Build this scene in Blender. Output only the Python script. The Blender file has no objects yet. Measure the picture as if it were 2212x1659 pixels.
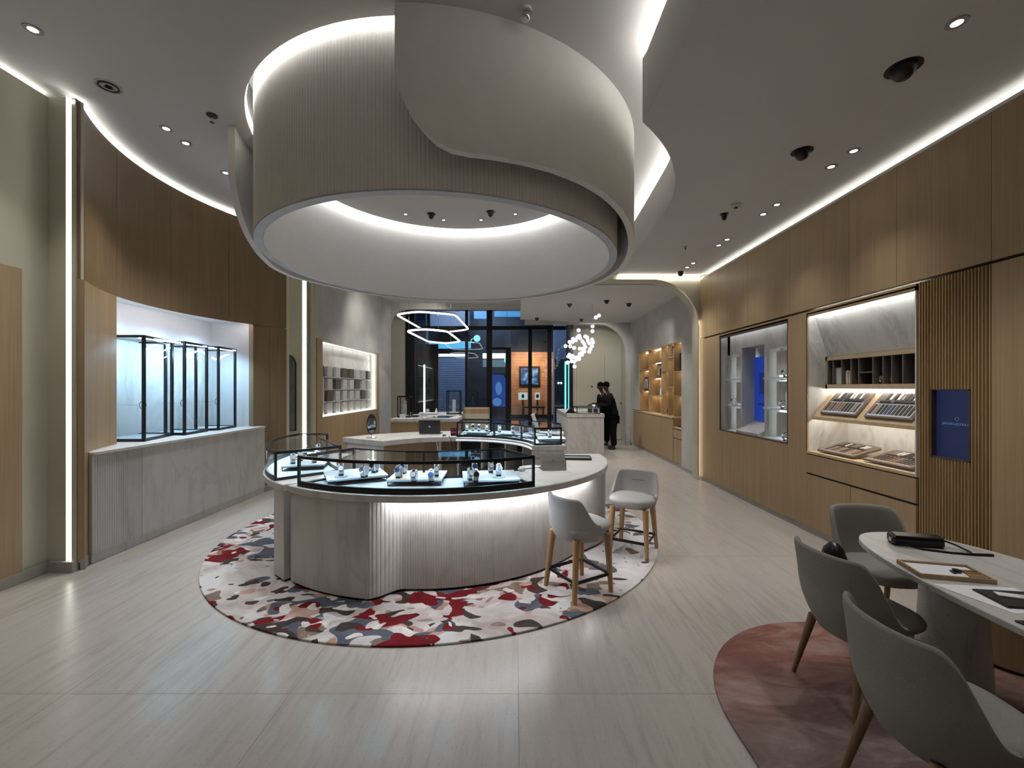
import bpy, math, random
from mathutils import Vector, Matrix, Euler
from mathutils.geometry import tessellate_polygon
random.seed(7)
R = math.radians; PI = math.pi; TAU = 2*math.pi
S = bpy.context.scene
COL = S.collection
# ---------------------------------------------------------------- camera, world, exposure
H = 1.70; F = 925.0; CX = 1112.0; CY = 838.0
cam = bpy.data.cameras.new('camera'); cam.sensor_width = 36; cam.sensor_fit = 'HORIZONTAL'
cam.lens = F/2212*36; cam.shift_x = (1106-CX)/2212; cam.shift_y = (CY-829.5)/2212
cam.clip_start = 0.05; cam.clip_end = 200
co = bpy.data.objects.new('camera', cam); COL.objects.link(co)
co.location = (0, 0, H); co.rotation_euler = (PI/2, 0, 0); S.camera = co
w = bpy.data.worlds.new('world'); S.world = w; w.use_nodes = True
w.node_tree.nodes['Background'].inputs[0].default_value = (.05, .07, .12, 1)
w.node_tree.nodes['Background'].inputs[1].default_value = 0.3
S.view_settings.view_transform = 'Standard'; S.view_settings.look = 'None'
S.view_settings.gamma = 1; S.view_settings.use_curve_mapping = False
S.view_settings.exposure = 0.14
S.cycles.max_bounces = 6; S.cycles.diffuse_bounces = 3; S.cycles.glossy_bounces = 2
S.cycles.use_adaptive_sampling = True; S.cycles.adaptive_threshold = 0.05
S.cycles.transmission_bounces = 4; S.cycles.transparent_max_bounces = 16
S.cycles.caustics_reflective = False; S.cycles.caustics_refractive = False
S.cycles.sample_clamp_indirect = 4.0; S.cycles.use_light_tree = True
K_SPOT = 1.75      # global trims for the lamps
K_LED = 1.0
C0 = (-.83, 5.25)           # centre of drum, rug and island
W0 = (-1.82, 5.57); WR = 2.735   # centre and radius of the curved wooden wall
ZU, ZL = 4.44, 3.80         # upper and lower ceiling heights
XR = 3.45                   # right wall
def FL(u, v, z=0.0):        # point at height z seen at a pixel of the photograph (used once, to measure)
    Y = F*(H-z)/(v-CY); return ((u-CX)/F*Y, Y, z)
def pol(c, r, a): return (c[0]+r*math.cos(R(a)), c[1]+r*math.sin(R(a)))

# ---------------------------------------------------------------- materials
MATS = {}
class MT:
    def __init__(s, name):
        s.m = bpy.data.materials.new(name); s.m.use_nodes = True; s.t = s.m.node_tree
        s.b = s.t.nodes['Principled BSDF']; s.o = s.t.nodes['Material Output']; MATS[name] = s.m
    def n(s, typ, ins=None, **kw):
        nd = s.t.nodes.new(typ)
        for k, v in kw.items(): setattr(nd, k, v)
        for k, v in (ins or {}).items(): s.put(nd.inputs[k], v)
        return nd
    def put(s, sock, v):
        if isinstance(v, bpy.types.NodeSocket): s.t.links.new(v, sock)
        else:
            if sock.type == 'RGBA' and len(v) == 3: v = (*v, 1)
            sock.default_value = v
    def co(s, scale=(1, 1, 1), kind='Object', rot=(0, 0, 0)):
        tc = s.n('ShaderNodeTexCoord')
        return s.n('ShaderNodeMapping', {'Vector': tc.outputs[kind], 'Scale': scale, 'Rotation': rot}).outputs[0]
    def noise(s, vec, scale=5, detail=4, rough=.55, dist=0):
        return s.n('ShaderNodeTexNoise', {'Vector': vec, 'Scale': scale, 'Detail': detail, 'Roughness': rough, 'Distortion': dist}).outputs[0]
    def ramp(s, f, stops, interp='LINEAR'):
        r = s.n('ShaderNodeValToRGB', {'Fac': f}); r.color_ramp.interpolation = interp
        e = r.color_ramp.elements
        while len(e) < len(stops): e.new(.5)
        for q, (p, c) in zip(e, stops): q.position = p; q.color = (*c, 1) if len(c) == 3 else c
        return r.outputs[0]
    def mix(s, f, a, b, mode='MIX'):
        m = s.n('ShaderNodeMix', data_type='RGBA', blend_type=mode)
        s.put(m.inputs[0], f); s.put(m.inputs[6], a); s.put(m.inputs[7], b); return m.outputs[2]
    def math(s, op, a, b=0.0):
        m = s.n('ShaderNodeMath', operation=op); s.put(m.inputs[0], a); s.put(m.inputs[1], b); return m.outputs[0]
    def bump(s, h, strength=.2, dist=.01):
        s.put(s.b.inputs['Normal'], s.n('ShaderNodeBump', {'Height': h, 'Strength': strength, 'Distance': dist}).outputs[0])
    def set(s, col=None, rough=None, metal=None, spec=None, **kw):
        if col is not None: s.put(s.b.inputs['Base Color'], col)
        if rough is not None: s.put(s.b.inputs['Roughness'], rough)
        if metal is not None: s.b.inputs['Metallic'].default_value = metal
        if spec is not None: s.b.inputs['Specular IOR Level'].default_value = spec
        for k, v in kw.items(): s.put(s.b.inputs[k], v)
        return s.m
def plain(name, col, rough=.5, metal=0, spec=.5, var=.06, sc=8):
    t = MT(name); f = t.noise(t.co(), sc, 3)
    c = t.ramp(f, [(.3, tuple(x*(1-var) for x in col)), (.7, tuple(min(1, x*(1+var)) for x in col))])
    return t.set(c, rough, metal, spec)
def emis(name, col, st):
    t = MT(name); t.set((0, 0, 0), .5)
    t.put(t.b.inputs['Emission Color'], col); t.b.inputs['Emission Strength'].default_value = st
    return t.m
def glass(name, tint=(.96, .98, .98), refl=.08):
    t = MT(name)
    tr = t.n('ShaderNodeBsdfTransparent', {'Color': tint}); gl = t.n('ShaderNodeBsdfGlossy', {'Roughness': .02})
    lw = t.n('ShaderNodeLayerWeight', {'Blend': .25})
    f = t.math('MULTIPLY_ADD', lw.outputs['Fresnel'], .35); t.t.nodes[-1].inputs[2].default_value = refl*.4
    mx = t.n('ShaderNodeMixShader'); t.put(mx.inputs[0], f)
    t.t.links.new(tr.outputs[0], mx.inputs[1]); t.t.links.new(gl.outputs[0], mx.inputs[2])
    t.t.links.new(mx.outputs[0], t.o.inputs[0]); return t.m
def wood(name, a, b, rough=.45, grain=60):
    t = MT(name)
    v = t.co((grain, grain, 1.1)); f1 = t.noise(v, 1.0, 5, .6)
    f2 = t.noise(t.co((9, 9, .35)), 1.0, 3)
    f = t.math('ADD', t.math('MULTIPLY', f1, .6), t.math('MULTIPLY', f2, .4))
    c = t.ramp(f, [(.34, a), (.5, tuple((x+y)/2 for x, y in zip(a, b))), (.66, b)])
    oi = t.n('ShaderNodeObjectInfo')
    hs = t.n('ShaderNodeHueSaturation', {'Color': c, 'Value': t.math('MULTIPLY_ADD', oi.outputs['Random'], .12)})
    hs.inputs['Value'].links[0].from_node.inputs[2].default_value = .94
    t.bump(f1, .12, .004); return t.set(hs.outputs[0], rough, spec=.35)
def stone(name, base, dark, rough=.3, sc=(6, 1, 1), rot=(0, 0, 0), speck=True, spec=.5, veins=0):
    t = MT(name)
    f1 = t.noise(t.co(sc, rot=rot), 2.2, 8, .62, .6); f2 = t.noise(t.co(), .55, 4, .5, .4)
    f = t.math('ADD', t.math('MULTIPLY', f1, .6), t.math('MULTIPLY', f2, .4))
    light = tuple(min(1, x*1.08) for x in base)
    c = t.ramp(f, [(.36, dark), (.48, base), (.66, light)])
    if speck:
        s1 = t.noise(t.co((sc[0]*4, sc[1]*4, sc[2]*4), rot=rot), 9, 3, .5)
        m = t.ramp(s1, [(.31, (1, 1, 1)), (.34, (0, 0, 0))])
        c = t.mix(t.math('MULTIPLY', m, .75), c, tuple(x*.45 for x in dark))
    if veins:
        wv = t.noise(t.co((1.2, 1.2, .5), rot=(.5, .3, .6)), 1.1, 6, .55, 1.0)
        m = t.ramp(wv, [(.45, (0, 0, 0)), (.5, (1, 1, 1)), (.52, (0, 0, 0))])
        c = t.mix(t.math('MULTIPLY', m, veins), c, tuple(x*.6 for x in dark))
    return t.set(c, rough, spec=spec)

M_FLOOR = stone('travertine_floor', (.44, .405, .37), (.37, .333, .30), .27, (9, .9, 1), speck=True, spec=.5)
M_MARBLE = stone('grey_marble', (.575, .56, .535), (.46, .445, .42), .38, (3, 3, .6), rot=(.25, 0, 0), speck=False, veins=.22)
M_MARBLE_W = stone('white_marble', (.72, .71, .68), (.50, .49, .47), .35, (2, 2, .8), rot=(.5, .2, 0), speck=False, veins=.25)
M_TABLE = stone('table_travertine', (.54, .55, .53), (.38, .38, .365), .3, (7, .9, 1), speck=True)
M_CEIL = plain('ceiling_paint', (.62, .605, .59), .9, spec=.2, var=.02, sc=1.5)
M_WHITE = plain('white_paint', (.78, .77, .76), .8, spec=.2, var=.015)
M_DRUM = plain('drum_plaster', (.78, .755, .72), .75, spec=.25, var=.02)
M_CREAM = plain('cream_plaster', (.56, .53, .43), .85, spec=.2, var=.05, sc=1.3)
M_GREYP = plain('grey_plaster', (.53, .52, .48), .8, spec=.25, var=.10, sc=2.2)
M_WOOD = wood('oak_veneer', (.345, .232, .128), (.44, .318, .185))
M_WOODS = wood('oak_slats', (.33, .215, .10), (.43, .295, .15))
M_WOODD = wood('smoked_oak_veneer', (.19, .122, .063), (.26, .172, .095), rough=.4)
M_LEG = wood('oak_leg', (.36, .21, .10), (.46, .28, .14), .4, 90)
M_LEGD = plain('dark_wood', (.08, .05, .035), .4)
M_BASE = plain('skirting_stone', (.37, .345, .31), .5, var=.08)
M_BLACK = plain('black_metal', (.012, .012, .014), .35, metal=.3, var=.1)
M_BLKP = plain('black_plastic', (.008, .008, .009), .3)
M_DARK = plain('dark_interior', (.015, .014, .013), .7)
M_CHROME = plain('chrome', (.75, .75, .76), .12, metal=1, var=.02)
M_GLASS = glass('case_glass'); M_WGLASS = glass('window_glass', (.82, .88, .92), .12)
M_TGLASS = glass('case_top_glass', (.93, .95, .96), .10)
M_MIRROR = plain('mirror_glass', (.55, .58, .60), .03, metal=1, var=.01)
M_LED = emis('led_white', (1, .98, .93), 16)
M_LEDW = emis('led_warm', (1, .80, .52), 12)
M_LEDS = emis('led_strip', (.97, 1, .93), 8)
M_LEDB = emis('led_cool', (.62, .84, 1), 14)
M_BULB = emis('downlight_lens', (1, .97, .92), 25)
def fabric(name, a, b):
    t = MT(name); f = t.noise(t.co((1, 1, 1)), 260, 2, .6); g = t.noise(t.co(), 4, 2)
    c = t.ramp(t.math('ADD', t.math('MULTIPLY', f, .7), t.math('MULTIPLY', g, .3)), [(.3, a), (.7, b)])
    t.bump(f, .35, .002); return t.set(c, .95, spec=.15)
M_FAB = fabric('stool_fabric', (.36, .36, .36), (.50, .50, .495))
M_FABD = fabric('chair_fabric', (.215, .207, .188), (.30, .29, .265))
M_PAPER = plain('paper', (.80, .82, .86), .8, var=.02)
M_CUFF = plain('cuff_leatherette', (.80, .82, .84), .5, var=.02)
M_PAD = plain('display_pad', (.58, .64, .67), .6, var=.02)
M_PADC = plain('cream_pad', (.72, .62, .48), .6, var=.03)
M_STEEL = plain('watch_steel', (.70, .71, .73), .18, metal=1, var=.03)
M_DIAL = plain('white_dial', (.80, .80, .80), .3)
M_DIALB = plain('blue_dial', (.02, .05, .16), .25)
M_DIALK = plain('black_dial', (.012, .012, .014), .25)
M_SKIN = plain('skin', (.045, .026, .019), .6, spec=.2)
M_SUIT = plain('black_suit', (.006, .006, .007), .9, spec=.1)
M_HAIR = plain('black_hair', (.004, .0035, .0035), .9, spec=.03)

def rug_mat():
    t = MT('camouflage_rug')
    base = t.co((1, 1, 1)); wv = t.n('ShaderNodeTexNoise', {'Vector': base, 'Scale': 2.4, 'Detail': 1}).outputs[1]
    vec = t.n('ShaderNodeVectorMath', {0: base, 1: t.n('ShaderNodeVectorMath', {0: wv, 3: .30}, operation='SCALE').outputs[0]}, operation='ADD').outputs[0]
    def layer(off, sc, th, thin=1.0):
        v = t.n('ShaderNodeMapping', {'Vector': vec, 'Location': off, 'Scale': (1, 1.35, 1)}).outputs[0]
        return t.ramp(t.noise(v, sc, 1.2, .45, .3), [(th-.004, (0, 0, 0)), (th+.004, (1, 1, 1))])
    # density mask: coloured patches crowd the front and the left, the right side is nearly plain
    sx = t.n('ShaderNodeSeparateXYZ', {0: base}).outputs
    lowf = t.math('MULTIPLY', t.math('SUBTRACT', t.noise(t.n('ShaderNodeMapping', {'Vector': base, 'Location': (4.3, 1.1, 0)}).outputs[0], .75, 1), .52), .55)
    d = t.math('ADD', t.math('MULTIPLY', lowf, .45), t.math('MULTIPLY', sx[0], -.012))
    for (bx, by, br, ba) in ((.1, -2.1, 1.0, .085), (-2.2, .2, .8, .09), (-1.0, -2.2, .6, .05), (1.1, -1.7, .5, .05), (-1.75, -1.35, .5, -.10), (1.9, -.6, .8, -.07)):
        dist = t.n('ShaderNodeVectorMath', {0: base, 1: (bx, by, 0)}, operation='DISTANCE').outputs['Value']
        g_ = t.n('ShaderNodeMapRange', {0: dist, 1: 0.0, 2: br, 3: ba, 4: 0.0}, interpolation_type='SMOOTHSTEP').outputs[0]
        d = t.math('ADD', d, g_)
    soft = t.noise(t.co(), 1.3, 4, .6, .8)
    c = t.ramp(soft, [(.35, (.30, .25, .23)), (.47, (.46, .42, .40)), (.6, (.56, .55, .56))])
    def lay(c, off, sc, th, col, var=.25):
        v = t.n('ShaderNodeMapping', {'Vector': vec, 'Location': off, 'Scale': (1, 1.35, 1)}).outputs[0]
        f = t.math('ADD', t.noise(v, sc, .7, .45, .25), d)
        m = t.ramp(f, [(th-.003, (0, 0, 0)), (th+.003, (1, 1, 1))])
        cc = t.ramp(t.noise(t.co(), 9, 4), [(.3, tuple(x*(1-var) for x in col)), (.7, tuple(x*(1+var) for x in col))])
        return t.mix(m, c, cc)
    c = lay(c, (3, 1, 0), 3.6, .625, (.19, .135, .11))
    c = lay(c, (9, 4, 0), 5.4, .655, (.40, .25, .20))
    c = lay(c, (5, 8, 0), 3.5, .615, (.085, .095, .12))
    c = lay(c, (13, 2, 0), 5.6, .64, (.05, .038, .034))
    c = lay(c, (21, 7, 0), 4.3, .65, (.13, .010, .013))
    c = lay(c, (33, 3, 0), 7, .68, (.58, .55, .53))
    pile = t.noise(t.co(), 160, 2); t.bump(pile, .4, .004)
    return t.set(c, .95, spec=.1)
M_RUG = rug_mat()
def rug2():
    t = MT('dusty_red_rug')
    f = t.noise(t.co((1, 2.2, 1)), 2.4, 6, .65, .6)
    g = t.n('ShaderNodeSeparateXYZ', {0: t.co()}).outputs[1]
    a = t.ramp(f, [(.35, (.19, .085, .068)), (.5, (.25, .125, .105)), (.66, (.36, .24, .21))])
    b = t.ramp(f, [(.35, (.17, .115, .10)), (.5, (.23, .175, .16)), (.66, (.36, .32, .30))])
    m = t.ramp(t.math('ADD', t.math('MULTIPLY', g, .28), t.math('MULTIPLY', f, .35)), [(.72, (1, 1, 1)), (.92, (0, 0, 0))])
    c = t.mix(m, a, b); t.bump(t.noise(t.co(), 180, 2), .4, .004)
    return t.set(c, .95, spec=.1)
M_RUG2 = rug2()

# ---------------------------------------------------------------- mesh builder
class MB:
    def __init__(s): s.v = []; s.f = []
    def add(s, vs, fs):
        o = len(s.v); s.v += [tuple(p) for p in vs]; s.f += [tuple(i+o for i in f) for f in fs]; return s
    def box(s, x0, y0, z0, x1, y1, z1):
        x0, x1 = min(x0, x1), max(x0, x1); y0, y1 = min(y0, y1), max(y0, y1); z0, z1 = min(z0, z1), max(z0, z1)
        return s.add([(x0, y0, z0), (x1, y0, z0), (x1, y1, z0), (x0, y1, z0), (x0, y0, z1), (x1, y0, z1), (x1, y1, z1), (x0, y1, z1)],
                     [(0, 3, 2, 1), (4, 5, 6, 7), (0, 1, 5, 4), (1, 2, 6, 5), (2, 3, 7, 6), (3, 0, 4, 7)])
    def prism(s, poly, z0, z1):
        n = len(poly); a = sum(poly[i][0]*poly[(i+1) % n][1]-poly[(i+1) % n][0]*poly[i][1] for i in range(n))
        if a < 0: poly = poly[::-1]
        vs = [(x, y, z0) for x, y in poly]+[(x, y, z1) for x, y in poly]
        return s.add(vs, [tuple(range(n-1, -1, -1)), tuple(range(n, 2*n))]+[(i, (i+1) % n, n+(i+1) % n, n+i) for i in range(n)])
    def plate(s, poly, axis, a0, a1):      # polygon in a vertical plane; axis 'x' or 'y' is the thickness
        b = MB().prism(poly, a0, a1)
        for p in b.v: pass
        b.v = [((z, x, y) if axis == 'x' else (x, z, y)) for x, y, z in b.v]
        if axis == 'y': b.f = [f[::-1] for f in b.f]
        return s.add(b.v, b.f)
    def sector(s, c, r0, r1, a0, a1, z0, z1, n=24):
        g = lambda q, a: q(a) if callable(q) else q
        vs = []; fs = []; full = abs(abs(a1-a0)-360) < 1e-6
        m = n if full else n+1
        for i in range(m):
            a = a0+(a1-a0)*i/n; ca, sa = math.cos(R(a)), math.sin(R(a))
            ri, ro, zb, zt = g(r0, a), g(r1, a), g(z0, a), g(z1, a)
            vs += [(c[0]+ri*ca, c[1]+ri*sa, zb), (c[0]+ro*ca, c[1]+ro*sa, zb), (c[0]+ro*ca, c[1]+ro*sa, zt), (c[0]+ri*ca, c[1]+ri*sa, zt)]
        for i in range(n):
            p, q = 4*i, 4*((i+1) % m)
            for k in range(4): fs.append((p+k, q+k, q+(k+1) % 4, p+(k+1) % 4))
        if not full: fs += [(0, 1, 2, 3), (4*n+3, 4*n+2, 4*n+1, 4*n)]
        if a1 > a0: fs = [f[::-1] for f in fs]
        return s.add(vs, fs)
    def tube(s, pts, r, n=8, closed=False):
        pts = [Vector(p) for p in pts]; m = len(pts); vs = []; fs = []
        rr = r if isinstance(r, (list, tuple)) else [r]*m
        up = Vector((0, 0, 1))
        for i, p in enumerate(pts):
            if closed: d = pts[(i+1) % m]-pts[i-1]
            else: d = pts[min(i+1, m-1)]-pts[max(i-1, 0)]
            d.normalize()
            u = d.cross(up)
            if u.length < 1e-3: u = d.cross(Vector((0, 1, 0)))
            u.normalize(); v = u.cross(d)
            for k in range(n):
                a = TAU*k/n+PI/4; vs.append(p+u*math.cos(a)*rr[i]+v*math.sin(a)*rr[i])
        for i in range(m if closed else m-1):
            j = (i+1) % m
            for k in range(n): fs.append((i*n+k, i*n+(k+1) % n, j*n+(k+1) % n, j*n+k))
        if not closed: fs += [tuple(range(n-1, -1, -1)), tuple((m-1)*n+k for k in range(n))]
        return s.add(vs, fs)
    def bar(s, a, b, t): return s.tube([a, b], t*.7071, 4)
    def lathe(s, prof, n=24, c=(0, 0)):
        vs = []; fs = []; m = len(prof)
        for i in range(n):
            a = TAU*i/n
            for r, z in prof: vs.append((c[0]+r*math.cos(a), c[1]+r*math.sin(a), z))
        for i in range(n):
            j = (i+1) % n
            for k in range(m-1): fs.append((i*m+k, j*m+k, j*m+k+1, i*m+k+1))
        fs.append(tuple(i*m for i in range(n-1, -1, -1))); fs.append(tuple(i*m+m-1 for i in range(n)))
        return s.add(vs, fs)
    def cyl(s, c, r, z0, z1, n=20, r2=None): return s.lathe([(r, z0), (r if r2 is None else r2, z1)], n, c)
    def ball(s, c, r, n=12, sq=(1, 1, 1)):
        m = n//2; prof = [(r*math.sin(PI*k/m), -r*math.cos(PI*k/m)) for k in range(m+1)]
        prof[0] = (r*.02, -r); prof[-1] = (r*.02, r)
        b = MB().lathe(prof, n); return s.add([(c[0]+x*sq[0], c[1]+y*sq[1], c[2]+z*sq[2]) for x, y, z in b.v], b.f)
    def grid(s, rows, closed_u=False):     # rows of points -> quads
        n = len(rows[0]); vs = [p for r in rows for p in r]; fs = []
        for i in range(len(rows)-1):
            for k in range(n if closed_u else n-1):
                fs.append((i*n+k, i*n+(k+1) % n, (i+1)*n+(k+1) % n, (i+1)*n+k))
        return s.add(vs, fs)
    def xf(s, loc=(0, 0, 0), rz=0, rx=0, ry=0, sc=1):
        m = Matrix.Translation(loc) @ Euler((rx, ry, rz)).to_matrix().to_4x4()
        s.v = [tuple(m @ (Vector(p)*sc)) for p in s.v]; return s
    def join(s, o): return s.add(o.v, o.f)
    def build(s, name, mat, parent=None, smooth=None, bevel=0, kind=None, label=None, local=False):
        me = bpy.data.meshes.new(name); me.from_pydata(s.v, [], s.f); me.materials.append(mat)
        me.validate(); me.update()
        o = bpy.data.objects.new(name, me); COL.objects.link(o)
        if smooth:
            me.polygons.foreach_set('use_smooth', [True]*len(me.polygons)); me.set_sharp_from_angle(angle=R(smooth))
        if bevel:
            b = o.modifiers.new('bevel', 'BEVEL'); b.width = bevel; b.segments = 2; b.limit_method = 'ANGLE'
        if parent: o.parent = parent
        if kind: o['kind'] = kind
        if label: o['label'] = label
        return o
def tag(o, label, cat, group=None, kind=None):
    o['label'] = label; o['category'] = cat
    if group: o['group'] = group
    if kind: o['kind'] = kind
    return o
def thing(name, label, cat, loc=(0, 0, 0), rz=0, group=None):
    o = bpy.data.objects.new(name, None); COL.objects.link(o); o.empty_display_size = .1
    o.location = loc; o.rotation_euler = (0, 0, rz); return tag(o, label, cat, group)
def struct(name, mb, mat, **k): return mb.build(name, mat, kind='structure', **k)
def copy_tree(o, parent=None):
    c = o.copy(); COL.objects.link(c)
    if parent: c.parent = parent
    for ch in list(o.children): copy_tree(ch, c)
    return c
def dup(o, loc, rz, label, group=None):
    c = copy_tree(o); c.location = loc; c.rotation_euler = (0, 0, rz); c['label'] = label
    if group: c['group'] = group
    return c
def clone(o, parent, loc=(0, 0, 0), rot=(0, 0, 0)):
    c = o.copy(); COL.objects.link(c); c.parent = parent; c.location = loc; c.rotation_euler = rot; return c
def spot(loc, power, size=70, blend=.8, col=(1, .97, .935), tgt=None, rad=.04):
    l = bpy.data.lights.new('spot', 'SPOT'); l.energy = power*K_SPOT; l.spot_size = R(size); l.spot_blend = blend
    l.color = col; l.shadow_soft_size = rad
    o = bpy.data.objects.new('spot', l); COL.objects.link(o); o.location = loc
    if tgt: o.rotation_euler = (Vector(tgt)-Vector(loc)).to_track_quat('-Z', 'Y').to_euler()
    return o
def area(loc, sx, sy, power, col, tgt):
    l = bpy.data.lights.new('area', 'AREA'); l.shape = 'RECTANGLE'; l.size = sx; l.size_y = sy; l.energy = power; l.color = col
    o = bpy.data.objects.new('area', l); COL.objects.link(o); o.location = loc
    o.rotation_euler = (Vector(tgt)-Vector(loc)).to_track_quat('-Z', 'Y').to_euler(); return o
# ================================================================ THE ROOM
# floor: a bed and large travertine slabs laid with hairline joints
fl = struct('floor', MB().box(-5, -3.2, -.12, 4.3, 14.0, -.022), M_BASE)
fy = [-3.2, -1.52, .43, 2.38, 4.33, 6.28, 8.23, 10.18, 12.13, 14.0]; fx = [-5, -3.75, -2.5, -1.25, 0.02, 1.27, 2.52, 3.4, 4.3]
for i in range(len(fx)-1):
    for j in range(len(fy)-1):
        g = .0007
        MB().box(fx[i]+g, fy[j]+g*1.6, -.022, fx[i+1]-g, fy[j+1]-g*1.6, 0).build('floor_slab', M_FLOOR, fl)
# upper ceiling with the round well for the hanging drum
def arc(c, r, a0, a1, n): return [pol(c, r, a0+(a1-a0)*i/n) for i in range(n+1)]
def ceil_mesh(name, outer, hole, z, th, mat):
    o = [Vector((x, y, 0)) for x, y in outer]; h = [Vector((x, y, 0)) for x, y in hole]
    tr = tessellate_polygon([o, h]); pts = o+h; vs = [(p.x, p.y, z) for p in pts]; n = len(vs)
    vs += [(p.x, p.y, z+th) for p in pts]; fs = []
    for t in tr:
        a, b, c = [pts[i] for i in t]; up = (b-a).cross(c-a).z > 0
        t = t if up else t[::-1]
        fs += [tuple(t[::-1]), tuple(i+n for i in t)]
    m = len(o)
    for s0, k in ((0, m), (m, len(h))):
        for i in range(k): a, b = s0+i, s0+(i+1) % k; fs.append((a, b, b+n, a+n))
    return struct(name, MB().add(vs, fs), mat)
ceil_mesh('ceiling', [(-5.2, -3.2), (4.3, -3.2), (4.3, 8.1), (-5.2, 8.1)], arc(C0, 2.10, 0, 357, 119), ZU, .05, M_CEIL)
well = MB().sector(C0, 2.13, 2.18, 0, 360, ZU+.05, ZU+.55, 96).sector(C0, .01, 2.18, 0, 360, ZU+.55, ZU+.6, 96)
struct('ceiling_well', well, M_WHITE)
MB().sector(C0, 2.085, 2.125, 195, 275, ZU+.06, ZU+.10, 60).build('trim_1', M_LED, kind='structure')
# lower ceiling over the right side, its edge swept round the drum, with a light ledge on top
edge = [(1.02, -3.2), (1.02, 3.30)]+arc(C0, 2.62, -45.4, -4, 30)+[(1.84, 6.1), (1.88, 7.0), (1.90, 8.0)]
low = edge+[(3.62, 8.0), (3.62, -3.2)]
lc = struct('ceiling_lower', MB().prism(low, ZL, ZL+.50), M_CEIL)
def ribbon(pts, off, w_, z0, z1):   # thin strip following a path, offset to its right side
    vs = []; fs = []
    for i, p in enumerate(pts):
        a = Vector(pts[max(i-1, 0)]); b = Vector(pts[min(i+1, len(pts)-1)]); d = (b-a).normalized(); nr = Vector((d.y, -d.x))
        for o_, z in ((off, z0), (off+w_, z0), (off+w_, z1), (off, z1)): vs.append((p[0]+nr.x*o_, p[1]+nr.y*o_, z))
    n = len(pts)
    for i in range(n-1):
        for k in range(4): fs.append((4*i+k, 4*i+(k+1) % 4, 4*i+4+(k+1) % 4, 4*i+4+k))
    fs += [(3, 2, 1, 0), (4*n-4, 4*n-3, 4*n-2, 4*n-1)]
    return MB().add(vs, fs)
def dense(pts, step=.25):
    out = [pts[0]]
    for a, b in zip(pts, pts[1:]):
        n = max(1, int(math.dist(a, b)/step)); out += [(a[0]+(b[0]-a[0])*i/n, a[1]+(b[1]-a[1])*i/n) for i in range(1, n+1)]
    return out
struct('trim_2', ribbon(edge, .03, .03, ZL+.50, ZL+.525), M_LED)

# ---------------- right wall
wr = struct('wall_right', MB().box(4.15, -3.2, 0, 4.3, 14, 4.5).box(XR+.05, 7.9, 0, 4.2, 8.0, 3.9).box(XR+.06, -3.2, 2.63, 4.2, 7.98, 2.66), M_CREAM)
up = [7.97, 7.29, 6.35, 5.38, 4.42, 3.87, 3.10, 1.9, .6, -.7, -2.0, -3.2]
for a, b in zip(up, up[1:]): MB().box(XR, b+.002, 2.622, XR+.05, a-.002, 3.70).build('wood_panel', M_WOOD, wr)
struct('trim_3', MB().box(XR+.015, -3.2, 3.70, XR+.05, 7.97, 3.735), M_WHITE)
struct('trim_4', MB().box(XR+.10, -3.2, 3.68, XR+.13, 7.97, 3.70), M_LEDS)
struct('trim_5', MB().box(XR+.165, -3.2, 3.6, XR+.19, 7.97, 3.83), M_WHITE)
def lowp(y1, y0, z0=.07, z1=2.598): MB().box(XR, y0+.002, z0, XR+.05, y1-.002, z1).build('wood_panel', M_WOOD, wr)
lowp(7.93, 7.22); lowp(7.22, 5.41, .07, .985); lowp(7.22, 5.41, 2.575, 2.598); lowp(5.41, 5.065)
lowp(5.065, 3.68, 2.575, 2.598)
for a, b in ((3.10, 1.9), (1.9, .6), (.6, -.7), (-.7, -2), (-2, -3.2)): lowp(a, b)
struct('baseboard_right', MB().box(XR+.012, -3.2, 0, XR+.05, 7.93, .068), M_BASE)
# light slot between the panelled wall and the portal
struct('trim_6', MB().box(3.418, 7.965, .05, 3.428, 7.99, 2.95), emis('led_portal', (1, .82, .60), 5))
# fluted slat panel with the sunk screen
yy = 3.10+.008
sl0 = MB().box(-.009, -.009, 0, .009, .009, 1)
k = 0
while yy < 3.67:
    segs = [(.07, 1.13), (1.69, 2.598)] if 3.245 < yy < 3.56 else [(.07, 2.598)]
    for z0, z1 in segs:
        MB().prism([(XR-.004, yy-.004), (XR+.014, yy-.0085), (XR+.03, yy-.0085), (XR+.03, yy+.0085), (XR+.014, yy+.0085), (XR-.004, yy+.004)], z0, z1).build('slat', M_WOODS, wr)
    yy += .0245
MB().box(XR+.03, 3.10, .07, XR+.05, 3.24, 2.6).box(XR+.03, 3.56, .07, XR+.05, 3.68, 2.6).box(XR+.03, 3.24, .07, XR+.05, 3.56, 1.13).box(XR+.03, 3.24, 1.69, XR+.05, 3.56, 2.6).build('slat_backing', M_WOODS, wr)

# ---------------- portal wall at 8 m with its rounded corner
PY = 8.0
def portal(xl, xr, top, r, xa, xb, zt, rl=0, n=14):
    # polygon of the wall around an opening (x,z)
    p = [(xa, 0), (xl, 0)]
    if rl: p += [(xl, top-rl)]+[(xl+rl-rl*math.cos(PI/2*i/n), top-rl+rl*math.sin(PI/2*i/n)) for i in range(1, n+1)]
    else: p += [(xl, top)]
    p += [(xr-r+r*math.sin(PI/2*i/n), top-r+r*math.cos(PI/2*i/n)) for i in range(n+1)]+[(xr, 0), (xb, 0), (xb, zt), (xa, zt)]
    return p
def wall_strips(poly_fn): pass
pp = portal(-3.74, 3.38, 3.68, .85, -5.2, 3.47, 4.6)
struct('wall_portal', MB().plate(pp, 'y', PY, PY+.16), M_CREAM)
struct('trim_7', MB().box(1.9, PY-.05, 3.735, 3.5, PY-.03, 3.75), emis('led_cove', (1, .96, .88), 9))
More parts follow.
